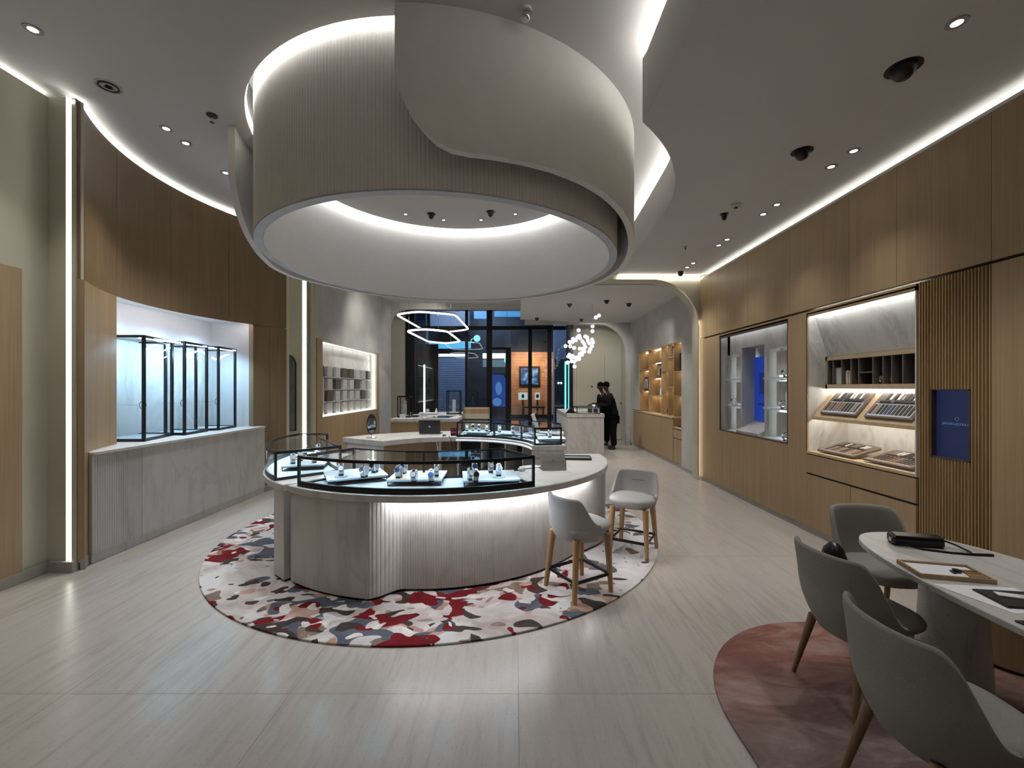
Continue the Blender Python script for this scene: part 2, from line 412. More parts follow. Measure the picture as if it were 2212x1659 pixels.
pin = [(3.38, .0), (3.38, 2.83)]+[(2.53+.85*math.cos(PI/2*i/16), 2.83+.85*math.sin(PI/2*i/16)) for i in range(1, 17)]+[(1.2, 3.68)]
pot = [(1.2, 3.705)]+[(2.53+.875*math.cos(PI/2*i/16), 2.83+.875*math.sin(PI/2*i/16)) for i in range(16, -1, -1)]+[(3.405, 0)]
struct('trim_15', MB().plate(pin+pot, 'y', PY-.09, PY), M_CREAM)
struct('trim_8', MB().box(-3.955, PY-.012, .02, -3.885, PY-.002, 4.40), M_LEDS)
struct('trim_9', MB().box(-3.87, PY-.05, 0, -3.845, PY, 4.44).box(-3.80, PY-.03, 0, -3.745, PY, 4.44).box(-4.0, PY-.02, 0, -3.96, PY, 4.44), M_CREAM)
# arched mirror on the portal wall beside the curved wood wall
am = thing('arched_wall_mirror', 'tall arched dark wall mirror half hidden behind the curved wooden wall', 'mirror', (-4.27, PY-.012, 0))
def arch(w_, z0, z1, n=16): return [(-w_, z0)]+[(-w_*math.cos(PI*i/n), z1-w_+w_*math.sin(PI*i/n)) for i in range(n+1)]+[(w_, z0)]
MB().plate(arch(.19, .9, 2.33), 'y', -.012, .01).build('frame', M_BLACK, am)
MB().plate(arch(.175, .915, 2.315), 'y', -.016, -.010).build('mirror_glass', plain('dark_mirror', (.20, .23, .28), .04, metal=1, var=.3, sc=3), am)

# ---------------- curved wooden wall on the left with the display niche
wl = struct('wall_left', MB().box(-5.2, -3.2, 0, -5.05, 8.1, 4.6).box(-5.2, -3.2, 0, -4.36, 4.05, 4.39).box(-5.1, 7.34, 0, -3.95, 7.5, 4.39), M_CREAM)
struct('trim_10', MB().box(-4.36, -3.2, 0, -4.32, 3.98, 4.39).box(-4.36, 3.96, 0, -4.152, 4.03, 4.39).box(-4.116, 3.975, 0, -4.078, 4.05, 4.39), M_CREAM)
struct('trim_11', MB().box(-4.149, 3.985, .04, -4.119, 4.0, 4.39), M_LEDS)
for a, b in ((3.74, 2.6), (2.6, 1.4), (1.4, .2), (.2, -1.0), (-1, -2.1), (-2.1, -3.2)):
    MB().box(-4.32, b+.002, .07, -4.30, a-.002, 2.74).build('wood_panel', M_WOOD, wl)
struct('baseboard_left', MB().box(-4.31, -3.2, 0, -4.29, 3.96, .1).box(-4.31, 3.93, 0, -4.06, 3.96, .1), M_BASE)
NA0, NA1 = 198.3, 151.0           # angular extent of the niche opening
for a, b in ((215.2, 197), (197, 178), (178, 159), (159, 139.8)):
    MB().sector(W0, WR, WR+.015, a-.05, b+.05, 2.722, 4.37, 12).build('wood_panel', M_WOODD, wl)
for a, b, m in ((215.2, 207.2, M_WOOD), (207.2, NA0, M_WOOD), (NA1, 145.4, M_WOODD), (145.4, 139.8, M_WOODD)):
    MB().sector(W0, WR-(.03 if m is M_WOOD else 0), WR+.015, a-.03, b+.03, .07, 2.712, 6).build('wood_panel', m, wl)
MB().sector(W0, WR+.015, WR+.14, NA1, NA1-2.0, 0.2, 2.74, 2).build('wood_panel', M_WOODD, wl)
struct('baseboard_left_2', MB().sector(W0, WR-.035, WR, 215.2, 139.8, 0, .1, 30), M_BASE)
# cove slot lights on top of both left walls
struct('trim_12', MB().sector(W0, WR+.03, WR+.06, 215.2, 139.8, 4.345, 4.367, 40).box(-4.40, -3.2, 4.39, -4.37, 3.98, 4.405), M_LEDS)
struct('trim_13', MB().sector(W0, WR+.12, WR+.14, 213, 139.8, 4.2, 4.45, 40), M_WHITE)
# niche lining
xa, ya = pol(W0, WR+.06, NA0); xb, yb = pol(W0, WR+.06, NA1)
lin = [pol(W0, WR+.01, NA0+(NA1-NA0)*i/12) for i in range(13)]+[(-4.92, yb+.05), (-4.92, ya)]
nb = struct('wall_niche', MB().prism(lin, 2.757, 2.80).box(-4.97, ya-.1, .9, -4.92, yb+.2, 2.8).box(-4.95, yb+.03, .9, xb+.0, yb+.08, 2.8).box(-4.95, ya-.06, .9, xa, ya-.0, 2.8), M_WHITE)
MB().box(-4.92, ya+.02, 1.09, -4.905, yb, 2.36).build('marble_panel', M_MARBLE_W, nb)
struct('trim_14', MB().prism([(pol(W0, WR+.03, NA0-1-(NA0-NA1-2)*i/10)) for i in range(11)]+[(pol(W0, WR+.055, NA1+1+(NA0-NA1-2)*i/10)) for i in range(11)], 2.742, 2.755), emis('led_niche', (.98, .90, .92), 14))

# ---------------- left stone counter under the niche
lcn = thing('stone_wall_counter', 'long pale grey marble counter with fluted left end under the lit niche', 'counter', (0, 0, 0))
cx0, cx1, cy0, cy1, ct = -4.05, -4.92, 4.12, 6.96, 1.08
MB().box(cx0-.012, cy0+.55, .09, cx1+.4, cy1, ct-.03).build('body', M_MARBLE, lcn)
b = MB(); n = 22*8; rows = []
prof = []
for i in range(n+1):
    y = cy0+.55*i/n; prof.append((cx0-.012+.006*abs(math.sin(PI*22*i/n))-.006, y))
b.prism(prof+[(cx1+.45, cy0+.55), (cx1+.45, cy0)], .09, ct-.03).build('fluted_end', M_MARBLE, lcn, smooth=40)
MB().box(cx0-.03, cy0+.01, 0, cx1+.45, cy1, .09).build('plinth', M_MARBLE, lcn)
top = [(cx0, cy0), (cx0, cy1)]+[(-4.3, cy1), (-4.90, 6.9), (-4.90, 4.72), (-4.47, 4.68), (-4.40, cy0)]
MB().prism(top, ct-.03, ct).build('counter_top', M_MARBLE_W, lcn, bevel=.003)
# folded glass cabinets in the niche
def cabinet(fc, le, re, label, i):
    # plan: front corner fc, left pane back to le, right pane back to re ; all local to fc
    t = thing('glass_cabinet', label, 'display cabinet', (fc[0], fc[1], ct), group='folded glass cabinets in the niche')
    L = (le[0]-fc[0], le[1]-fc[1]); Rr = (re[0]-fc[0], re[1]-fc[1]); z1 = 2.31-ct; q = .028
    bk = (-4.88-fc[0], Rr[1]); bl = (-4.88-fc[0], L[1])
    f = MB()
    for (x, y) in ((0, 0), L, Rr): f.box(x-q/2, y-q/2, 0, x+q/2, y+q/2, z1)
    for z in (.014, z1-.014):
        for a_, b_ in (((0, 0), L), ((0, 0), Rr), (L, bl), (Rr, bk)):
            f.bar((*a_, z), (*b_, z), q if z > .1 else q*1.3)
    f.build('frame', M_BLACK, t)
    MB().add([(0, 0, .03), (*L, .03), (*L, z1-.03), (0, 0, z1-.03)], [(0, 1, 2, 3)]).build('glass_pane', M_GLASS, t)
    MB().add([(0, 0, .03), (*Rr, .03), (*Rr, z1-.03), (0, 0, z1-.03)], [(0, 1, 2, 3)]).build('glass_pane', M_GLASS, t)
    MB().prism([(0, 0), L, bl, bk, Rr], z1-.012, z1).build('cabinet_top', M_WHITE, t)
    MB().box(-.10, L[1]+.05, z1-.03, -.04, Rr[1]-.03, z1-.018).build('led_strip', M_LEDB, t)
    area((fc[0]-.12, fc[1]+.25, ct+z1-.05), .16, .5, 13, (.44, .71, 1), (-4.9, fc[1]+.25, 1.5))
    MB().prism([(-.02, 0), (L[0]+.02, L[1]+.02), (bl[0]+.02, L[1]+.02), (bk[0]+.02, bk[1]-.02), (Rr[0]-.02, Rr[1]-.02)], .012, .022).build('cabinet_floor', M_PAD, t)
    # a thin rod holding a ring stand
    MB().tube([(L[0]*.1-.05, .05, .42), (L[0]*.1-.35, .10, .42)], .003, 6).build('rod', M_STEEL, t)
    rg = [(-.055+.0, .05+.045*math.cos(TAU*k/20), .42+.045*math.sin(TAU*k/20)) for k in range(20)]
    MB().tube(rg, .005, 6, True).build('ring_stand', M_CHROME, t)
    return t
cabinet((-4.28, 4.94), (-4.66, 4.93), (-4.46, 5.57), 'folding glass cabinet with black frame, nearest and largest of the three in the niche', 0)
cabinet((-4.32, 5.60), (-4.60, 5.64), (-4.39, 6.10), 'folding glass cabinet with black frame, middle one of the three in the niche', 1)
cabinet((-4.34, 6.27), (-4.58, 6.15), (-4.41, 6.75), 'folding glass cabinet with black frame, farthest of the three in the niche', 2)

# ---------------- entrance room: walls, ceilings, arch, doors, window wall
struct('wall_back_left', MB().box(-3.95, PY+.16, 0, -3.74, 8.30, 4.4).box(-3.95, 11.57, 0, -3.74, 12.9, 4.4).box(-3.95, 8.30, 2.61, -3.74, 11.57, 4.4).box(-3.95, 8.30, 0, -3.76, 11.57, 1.13), M_GREYP)
wbl = struct('wall_back_left_2', MB().box(-3.97, 8.05, 0, -3.95, 11.8, 4.2), M_WHITE)
for y0, y1, z0, z1 in ((8.06, 8.30, .08, 2.64), (8.30, 9.4, .08, 1.125), (9.4, 10.5, .08, 1.125), (10.5, 11.57, .08, 1.125), (11.57, 11.76, .08, 2.64)):
    MB().box(-3.74, y0+.002, z0, -3.722, y1-.002, z1).build('wood_panel', M_WOOD, wbl)
struct('baseboard_back_left', MB().box(-3.74, 8.16, 0, -3.73, 12.9, .08), M_BASE)
# lit display recess with blocks standing on four ledges
rec = thing('block_display_wall', 'white lit wall recess with rows of pale and dark upright blocks', 'display wall', (-3.93, 8.30, 1.13))
MB().box(0, 0, 0, .01, 3.27, 1.48).build('back_panel', M_MARBLE_W, rec)
LR = emis('led_recess', (1, .98, .92), 7)
MB().box(.10, .02, 1.462, .12, 3.25, 1.475).build('led_strip', LR, rec); MB().box(.10, .02, .004, .12, 3.25, .014).build('led_strip', LR, rec); MB().box(.10, 3.235, .02, .12, 3.25, 1.46).build('led_strip', LR, rec)
M_BLK2 = plain('pale_block', (.46, .45, .44), .6)
darkset = {(0, 0), (0, 3), (0, 4), (0, 7), (1, 2), (1, 5), (2, 1), (2, 6)}
for r_ in range(4):
    z = .80-.255*r_
    MB().box(.01, .05, z-.012, .07, 3.2, z-.002).build('ledge', M_WHITE, rec)
    for c_ in range(8):
        y = .12+.40*c_; dk = (r_, c_) in darkset
        bb = MB().box(.02, y, z, .075, y+.24, z+.215).build('display_block', M_BLKP if False else (plain('bronze_block', (.10, .085, .06), .5) if dk and 'bronze_block' not in MATS else MATS['bronze_block'] if dk else M_BLK2), rec, label='dark bronze block' if dk else None)
# right wall of the entrance room with the shelf recess
struct('wall_back_right', MB().box(3.48, 8.0, 0, 3.7, 8.95, 4.4).box(3.48, 12.6, 0, 3.7, 14.0, 4.4).box(3.48, 8.95, 2.69, 3.7, 12.6, 4.4).box(3.9, 8.9, 0, 3.95, 12.7, 2.8).box(3.6, 8.93, 0, 3.9, 8.95, 2.8).box(3.6, 12.6, 0, 3.9, 12.62, 2.8), M_GREYP)
struct('baseboard_back_right', MB().box(3.465, 8.16, 0, 3.48, 8.95, .08).box(3.465, 12.6, 0, 3.48, 12.9, .08), M_BASE)
struct('ceiling_entrance', MB().box(-4.3, PY+.16, 4.25, 4.2, 14.2, 4.35), M_CEIL)
sof = [(.16, PY+.16), (.16, 12.3)]+[(.16+(1.9-.16)*math.sin(PI/2*i/12), 12.3+1.15*(1-math.cos(PI/2*i/12))) for i in range(1, 13)]+[(3.48, 13.45), (3.48, PY+.16)]
struct('ceiling_soffit', MB().prism(sof, 3.66, 4.25), M_CEIL)
ar = [(-4.3, 0), (-3.76, 0), (-3.76, 3.57)]+[(-3.26-.5*math.cos(PI/2*i/10), 3.57+.5*math.sin(PI/2*i/10)) for i in range(1, 11)]+[(.3, 4.07), (.3, 3.62)]+[(2.5+.85*math.sin(PI/2*i/12), 2.77+.85*math.cos(PI/2*i/12)) for i in range(13)]+[(3.35, 0), (3.7, 0), (3.7, 4.4), (-4.3, 4.4)]
struct('wall_arch', MB().plate(ar, 'y', 12.9, 13.02), M_GREYP)
wb = struct('wall_back', MB().box(1.90, 14.0, 0, 4.0, 14.15, 4.3).box(-4.4, 14.0, 0, -3.56, 14.15, 4.3).box(3.6, 13.02, 0, 3.75, 14.0, 4.3).box(-4.3, 13.02, 0, -4.15, 14, 4.3), M_CREAM)
struct('baseboard_back', MB().box(1.9, 13.985, 0, 3.6, 14.0, .12), M_BASE)
for nm, x0, x1 in (('door_1', 2.02, 2.925), ('door_2', 2.935, 3.52)):
    d = struct(nm, MB().box(x0, 13.975, .02, x1, 13.999, 2.79), M_CREAM)
    MB().cyl((0, 0), .02, 0, .03, 12).xf((2.52 if nm == 'door_1' else 3.46, 13.975, 1.75 if nm == 'door_1' else 1.2), rx=PI/2).build('door_handle', M_BLACK, d)
fa = thing('fire_alarm', 'small dark red fire alarm box high on the cream back wall', 'alarm', (3.55, 13.97, 2.66))
MB().box(-.05, -.03, -.08, .05, .03, .08).build('box', plain('alarm_red', (.14, .012, .012), .5), fa, bevel=.004); MB().cyl((0, 0), .03, 0, .012, 12).xf((0, -.03, 0), rx=PI/2).build('sounder', M_BLACK, fa)
sw = tag(MB().box(3.53, 13.96, .98, 3.58, 13.99, 1.10).build('wall_switch', plain('copper_plate', (.22, .09, .04), .5), bevel=.002), 'small copper coloured wall switch beside the cream doors', 'switch')
# window wall: black frame, glass panes, glazed doors
wn = struct('window_1', MB().box(-3.56, 13.98, 3.60, 1.90, 14.10, 3.72), M_BLACK)
fr = lambda x0, x1, z0, z1, nm='mullion': MB().box(x0, 13.96, z0, x1, 14.10, z1).build(nm, M_BLACK, wn)
fr(-3.56, -3.27, 0, 4.25); fr(-2.86, -2.78, 3.72, 4.25); fr(-1.62, -1.53, 0, 4.25); fr(-.92, -.74, 0, 4.25); fr(1.80, 1.90, 0, 4.25)
fr(-.30, -.13, 0, 3.02); fr(.44, .56, 0, 3.6); fr(1.07, 1.20, 0, 3.6)
fr(-3.27, 1.8, 0, .10, 'rail'); fr(-.74, -.30, 2.95, 3.03, 'rail'); fr(-.13, 1.07, .50, .56, 'rail')
for x0, x1 in ((-3.27, -1.62), (-1.53, -.92), (-.74, -.30), (-.13, .44), (.56, 1.07), (1.2, 1.8)):
    MB().box(x0, 14.03, .1, x1, 14.04, 3.6).build('pane', M_WGLASS, wn)
for x0, x1 in ((-3.27, -2.86), (-2.78, -1.62), (-1.53, -.92), (-.74, 1.8)):
    MB().box(x0, 14.03, 3.72, x1, 14.04, 4.25).build('pane', M_WGLASS, wn)
# wall behind the photographer
struct('wall_front', MB().box(-5.2, -3.35, 0, 4.3, -3.2, 4.6), M_CREAM)
# ================================================================ THE MALL OUTSIDE THE WINDOW
MD = plain('mall_black', (.012, .013, .018), .4); MBL = plain('mall_blue_grey', (.16, .20, .30), .5)
struct('floor_mall', MB().box(-9, 14.15, -.1, 9, 26, 0), plain('mall_floor', (.06, .06, .07), .12))
struct('wall_mall', MB().box(-9, 25.4, 0, 9, 25.6, 9).box(-9, 14.2, 7.2, 9, 26, 7.3).box(-9, 14.2, 0, -8.9, 26, 8).box(8.9, 14.2, 0, 9, 26, 8), MD)
mc = struct('column_mall', MB().box(-3.62, 16, 0, -3.33, 16.5, 7.2).box(1.80, 19.5, 0, 2.35, 20, 7.2), MBL)
sh = thing('roller_shutter', 'closed grey slatted roller shutter of the shop across the mall', 'shutter', (-3.4, 22, 0))
for i in range(34): MB().box(-.95, -.01-.008*(i % 2), .15+i*.092, .95, .03, .15+i*.092+.072).build('slat', plain('shutter_steel', (.13, .15, .19), .35, metal=.4) if 'shutter_steel' not in MATS else MATS['shutter_steel'], sh)
MB().box(-1.02, -.05, 0, -.95, .05, 3.3).build('side_rail', M_BLACK, sh); MB().box(.95, -.05, 0, 1.02, .05, 3.3).build('side_rail', M_BLACK, sh)
MB().box(-.9, -.08, 3.30, .95, -.03, 3.45).build('light_bar', emis('mall_white_bar', (.85, .88, 1), 1.6), sh)
sf = thing('shop_fascia', 'glowing cyan fascia band with round sign above the grey shutter', 'shop sign', (-3.3, 21.9, 3.72))
MB().box(-1.1, 0, 0, 1.05, .1, .34).build('band', emis('cyan_band', (.10, .50, .85), 1.1), sf)
MB().box(-1.0, -.4, 1.0, 1.0, .1, 3.0).build('upper_panel', emis('blue_panel', (.10, .15, .30), .8), sf)
MB().cyl((0, 0), .17, 0, .06, 24).xf((1.38, -.1, .50), rx=PI/2).build('round_sign', emis('cyan_sign', (.30, .85, .95), 1.3), sf)
def lettering(txt, size, mat, parent, loc, rot, name='lettering', ext=.001, align='CENTER'):
    c = bpy.data.curves.new(name, 'FONT'); c.body = txt; c.size = size; c.extrude = ext; c.align_x = align
    o = bpy.data.objects.new(name, c); COL.objects.link(o); dg = bpy.context.evaluated_depsgraph_get()
    me = bpy.data.meshes.new_from_object(o.evaluated_get(dg)); bpy.data.objects.remove(o)
    me.materials.clear(); me.materials.append(mat)
    o = bpy.data.objects.new(name, me); COL.objects.link(o); o.parent = parent; o.location = loc; o.rotation_euler = rot; return o
lettering('C', .32, MATS['cyan_sign'], sf, (1.16, -.15, .27), (PI/2, 0, 0), ext=.02)
up2 = thing('lit_upper_storey', 'blue lit glass fronts of the upper storey across the mall', 'shop front', (0, 21, 4.75))
MB().box(-2.0, 0, .35, -1.15, .1, 1.4).build('blue_panel', emis('sky_panel', (.06, .28, .62), 1.2), up2)
MB().box(-1.0, 0, .9, .6, .1, 1.15).build('pale_band', emis('pale_blue', (.25, .45, .85), 1.2), up2)
MB().box(-1.0, 0, .45, .6, .1, .88).build('blue_panel', MATS['sky_panel'], up2)
MB().box(-5.4, -4, .0, -2.2, -3.9, 2.0).build('pale_panel', emis('pale_panel', (.16, .20, .36), .8), up2)
ds = thing('blue_poster', 'tall blue lit poster between the dark shop doors', 'poster', (-.75, 20.5, .78))
MB().box(-.36, .0, 0, .36, .06, 1.6).build('frame', M_BLACK, ds)
MB().plate([(-.33, .03), (.33, .03), (.33, 1.3), (.2, 1.55), (-.33, 1.57)], 'y', -.012, -.002).build('print', emis('poster_blue', (.02, .06, .28), .9), ds)
MB().ball((-.02, -.02, .9), .16, 12, (1, .1, 2)).build('print_figure', emis('poster_pale', (.10, .25, .55), .9), ds)
MB().ball((-.10, -.025, .25), .22, 12, (1, .1, .9)).build('print_figure', MATS['poster_pale'], ds)
lb = thing('shop_ceiling_light', 'wide white light panel inside the dark shop', 'light panel', (-.75, 22, 3.2))
MB().box(-.9, 0, .02, .4, .1, .28).build('panel', emis('mall_white', (.85, 1, 1), 2.0), lb)
MB().box(-.9, .05, -.42, .4, .1, -.05).build('ceiling_panel', emis('mall_grey', (.20, .28, .30), .7), lb)
bc = thing('globe_pendant', 'round pale cyan globe pendant in the dark shop', 'pendant lamp', (-.36, 20.2, 3.0))
MB().ball((0, 0, 0), .15, 16).build('globe', MATS['cyan_sign'], bc, smooth=60); MB().tube([(0, 0, .14), (0, 0, 3)], .006, 6).build('cord', M_BLACK, bc)
os_ = thing('orange_shop_wall', 'warm orange timber clad wall of the lit shop opposite', 'shop wall', (.95, 24.0, .2))
for i in range(22): MB().box(-1.15, 0, i*.16, 1.2, .05, i*.16+.153).build('board', plain('orange_wood', (.42, .17, .06), .5, var=.25, sc=3) if 'orange_wood' not in MATS else MATS['orange_wood'], os_)
pic = thing('framed_picture', 'large black framed picture on the orange timber wall', 'picture', (.85, 23.9, 1.8))
MB().box(-.60, 0, 0, .55, .05, 1.1).build('frame', M_BLACK, pic)
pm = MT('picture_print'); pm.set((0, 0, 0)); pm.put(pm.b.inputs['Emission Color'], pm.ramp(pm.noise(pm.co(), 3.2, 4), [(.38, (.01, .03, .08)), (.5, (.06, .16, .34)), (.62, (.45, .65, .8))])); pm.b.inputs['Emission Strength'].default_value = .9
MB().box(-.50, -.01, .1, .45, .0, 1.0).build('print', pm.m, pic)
for i, (x, ww, lab) in enumerate(((.45, .50, 'white display card left of centre below the framed picture'), (1.25, .26, 'narrow white display card right of centre below the framed picture'))):
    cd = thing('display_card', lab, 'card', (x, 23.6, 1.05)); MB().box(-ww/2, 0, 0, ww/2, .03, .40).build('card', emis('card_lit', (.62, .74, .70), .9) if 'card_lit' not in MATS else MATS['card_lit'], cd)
    MB().ball((0, -.02, .2), .08, 10, (1, .2, 1.5)).build('print', M_BLKP, cd); MB().box(-.05, .0, -.9, .05, .04, 0).build('stand', M_BLACK, cd)
tb = thing('shop_table', 'dark low display table in the opposite shop', 'table', (.9, 22.8, 0)); MB().box(-.5, 0, .62, .7, .5, .7).build('top', M_BLACK, tb)
for x in (-.45, .6): MB().box(x, .1, 0, x+.06, .2, .62).build('leg', M_BLACK, tb)
cg = thing('cyan_light_column', 'pale cyan vertical light line on the dark green shop corner', 'light', (2.25, 19.3, 0))
MB().box(.0, 0, .3, .07, .05, 2.9).box(.16, 0, .3, .20, .05, 2.9).build('tube', emis('cyan_tube', (.25, .80, .85), 1.6), cg)
MB().box(-.45, .05, .1, .35, .15, 3.0).build('panel', plain('dark_green', (.01, .03, .03), .5), cg)
lf = thing('lit_door_edge', 'thin white vertical light line in the dark shop doorway', 'light', (-3.3, 15.6, 0)); MB().box(-.03, 0, .75, .03, .04, 2.55).build('tube', MATS['mall_white'], lf)
MB().box(-.35, .05, 0, .5, .1, 3.3).build('panel', M_DARK, lf)
tw = thing('twin_emergency_light', 'small twin headed emergency light glowing on the dark shop corner', 'light', (2.02, 19.2, 1.92))
for x in (-.06, .06): MB().ball((x, 0, 0), .05, 10).build('lamp', MATS['mall_white'], tw)
area((.9, 22.6, 3.6), 1.8, .6, 110, (1, .72, .45), (.9, 24, 1.5)); area((-2.8, 19, 6.5), 3, 3, 900, (.5, .68, 1), (-3.2, 22, 1.5)); area((1, 17, 6.8), 4, 2, 160, (.6, .75, 1), (1, 17, 0))

# ================================================================ HANGING DRUM
dr = thing('hanging_drum', 'huge round ribbed plaster drum hanging from the ceiling over the island', 'ceiling drum', (*C0, 0))
DR, ZB, ZT = 2.03, 3.20, 4.42
NR = 400; rows = []
def rib(a, r, n_, d): t = (a*n_) % 1.0; return r-d*(abs(2*t-1)**2.2)
for z in (ZB, ZT+.25):
    rows.append([((rib(i/(NR*5), DR, NR, .007))*math.cos(TAU*i/(NR*5)), (rib(i/(NR*5), DR, NR, .007))*math.sin(TAU*i/(NR*5)), z) for i in range(NR*5)])
o = MB().grid(rows, True).build('ribbed_skin', M_DRUM, dr)
MB().sector((0, 0), DR-.085, DR-.003, 0, 360, ZB-.012, ZB, 160).build('bottom_rim', plain('rim_grey', (.50, .52, .56), .6), dr)
MB().sector((0, 0), DR-.088, DR-.083, 0, 360, ZB-.012, ZU-.01, 160).build('inner_skin', M_WHITE, dr, smooth=30)
MB().sector((0, 0), .02, DR-.17, 0, 360, ZU-.10, ZU-.08, 100).build('inner_ceiling', M_CEIL, dr)
MB().sector((0, 0), DR-.165, DR-.14, 0, 360, ZU-.065, ZU-.045, 100).build('led_strip', emis('led_drum', (1, .99, .975), 24), dr)
MB().sector((0, 0), .02, DR-.08, 0, 360, ZU-.0, ZU+.03, 100).build('top_plate', M_WHITE, dr)
# outer smooth sleeve with its swept lower edge
tab = [(-90.6, 3.95), (-89.6, 3.80), (-87.7, 3.65), (-85, 3.53), (-83, 3.46), (-80.3, 3.415), (-77, 3.40), (-73, 3.405), (-66.5, 3.41), (-59, 3.415), (-50, 3.41), (-42, 3.40), (-34, 3.38), (-26, 3.35), (-20, 3.315), (-10, 3.26), (5, 3.21), (20, 3.20), (165, 3.20), (175, 3.24), (182, 3.33), (188, 3.45), (194, 3.62), (198, 3.80), (200, 3.95)]
def prof_z(a):
    for (a0, z0), (a1, z1) in zip(tab, tab[1:]):
        if a <= a1:
            t = max(0, (a-a0)/(a1-a0)); return z0+(z1-z0)*t
    return tab[-1][1]
angs = sorted(set([-90.6+290.6*i/220 for i in range(221)]+[t[0] for t in tab]))
def sstep0(a, a0, a1): t = min(1, max(0, (a-a0)/(a1-a0))); return t*t*(3-2*t)
sv = MB(); vs = []; fs = []
for a in angs:
    zb = prof_z(a); ca, sa = math.cos(R(a)), math.sin(R(a))
    e_ = .09*sstep0(a, 150, 172)
    for r_, z in ((2.145+e_, zb), (2.21+e_, zb), (2.21+e_, ZU-.0005), (2.145+e_, ZU-.0005)): vs.append((r_*ca, r_*sa, z))
for i in range(len(angs)-1):
    for k in range(4): fs.append((4*i+4+k, 4*i+k, 4*i+(k+1) % 4, 4*i+4+(k+1) % 4)[::-1])
m = 4*(len(angs)-1); fs += [(3, 2, 1, 0), (m, m+1, m+2, m+3)]
sleeve = thing('drum_sleeve', 'smooth cream curved sleeve with a sweeping lower edge around the right of the drum', 'ceiling drum', (*C0, 0))
MB().add(vs, fs).build('sleeve_shell', M_DRUM, sleeve, smooth=30)

# ================================================================ RUGS
rg = tag(MB().sector((0, 0), .01, 2.45, 0, 360, 0, .014, 128).build('round_rug', M_RUG, bevel=.004), 'large round rug with red, grey and taupe camouflage patches under the island', 'rug'); rg.location = (*C0, 0.001)
q = []
x0, x1, y0, y1, rr = 1.09, 3.40, .3, 3.09, .95
for cx_, cy_, a0 in ((x1-rr, y1-rr, 0), (x0+rr, y1-rr, 90), (x0+rr, y0+rr, 180), (x1-rr, y0+rr, 270)):
    q += [(cx_+rr*math.cos(R(a0+90*i/14)), cy_+rr*math.sin(R(a0+90*i/14))) for i in range(15)]
tag(MB().prism(q, .001, .014).build('oval_rug', M_RUG2, bevel=.004), 'dusty red rounded rug under the dining table and chairs', 'rug')

# ================================================================ ISLAND (four segments of a ring)
ZF, ZK = .86, .97
def sstep(a, a0, a1): t = min(1, max(0, (a-a0)/(a1-a0))); return t*t*(3-2*t)
LEDI = emis('led_island', (.98, .97, 1), 55)
def ribbed(c, rf, a0, a1, z0, z1, pitch=.0225, d=.006, name='fluted_front', parent=None, mat=M_MARBLE, sub=4):
    L = R(abs(a1-a0))*1.8; n = int(L/pitch); tot = n*sub; top = []; bot = []
    for i in range(tot+1):
        a = a0+(a1-a0)*i/tot; t = (i % sub)/sub; r = rf(a)-d*(abs(2*t-1)**2)
        top.append((*pol(c, r, a), z1)); bot.append((*pol(c, r, a), z0))
    back = [(*pol(c, rf(a0+(a1-a0)*i/24)-.05, a0+(a1-a0)*i/24), z0) for i in range(25)]
    b = MB().grid([bot, top]); return b.build(name, mat, parent)
# front segment
fs_ = thing('front_island_counter', 'curved marble island counter, front segment with fluted glowing face', 'counter', (*C0, 0))
O = (0, 0)
rb = lambda a: 1.91-.20*sstep(a, -100.5, -93)+.19*sstep(a, -38, -13)
MB().sector(O, 1.28, 1.905, -125.4, -100.6, .036, ZF-.045, 16).build('smooth_panel', M_MARBLE, fs_, smooth=30)
ribbed(O, rb, -100.6, 6, .036, ZF-.045, parent=fs_)
MB().sector(O, 1.28, lambda a: rb(a)-.012, -100.6, 6, .036, ZF-.05, 80).build('body', M_MARBLE, fs_)
MB().sector(O, 1.30, lambda a: rb(a)-.02, -125, 5.6, .0155, .036, 90).build('plinth', M_BLACK, fs_)
MB().sector(O, 1.25, 1.925, -125.6, 6.5, ZF-.055, ZF, 110).build('counter_top', M_MARBLE, fs_, smooth=30, bevel=.003)
MB().sector(O, 1.26, 1.915, -125.4, 6.3, ZF-.002, ZF+.002, 110).build('top_surface', M_MARBLE_W, fs_)
MB().sector(O, 1.79, 1.81, -96, -26, ZF-.062, ZF-.056, 60).build('led_strip', LEDI, fs_)
# left segment
ls_ = thing('left_island_counter', 'curved marble island counter, left segment behind the narrow gap', 'counter', (*C0, 0))
rl_ = lambda a: 1.93-.16*(1-sstep(a, -139.5, -134))*(sstep(a, -176, -166))
MB().sector(O, 1.28, 1.935, -133.6, -127.2, .036, ZF-.045, 6).build('smooth_panel', M_MARBLE, ls_, smooth=30)
ribbed(O, rl_, -190, -133.6, .036, ZF-.045, parent=ls_)
MB().sector(O, 1.28, lambda a: rl_(a)-.012, -190, -133.6, .036, ZF-.05, 40).build('body', M_MARBLE, ls_)
MB().sector(O, 1.30, lambda a: rl_(a)-.02, -189.5, -127.5, .0155, .036, 50).build('plinth', M_BLACK, ls_)
MB().sector(O, 1.25, 1.945, -190.5, -127, ZF-.055, ZF, 50).build('counter_top', M_MARBLE, ls_, smooth=30, bevel=.003)
MB().sector(O, 1.26, 1.935, -190, -127.3, ZF-.002, ZF+.002, 50).build('top_surface', M_MARBLE_W, ls_)
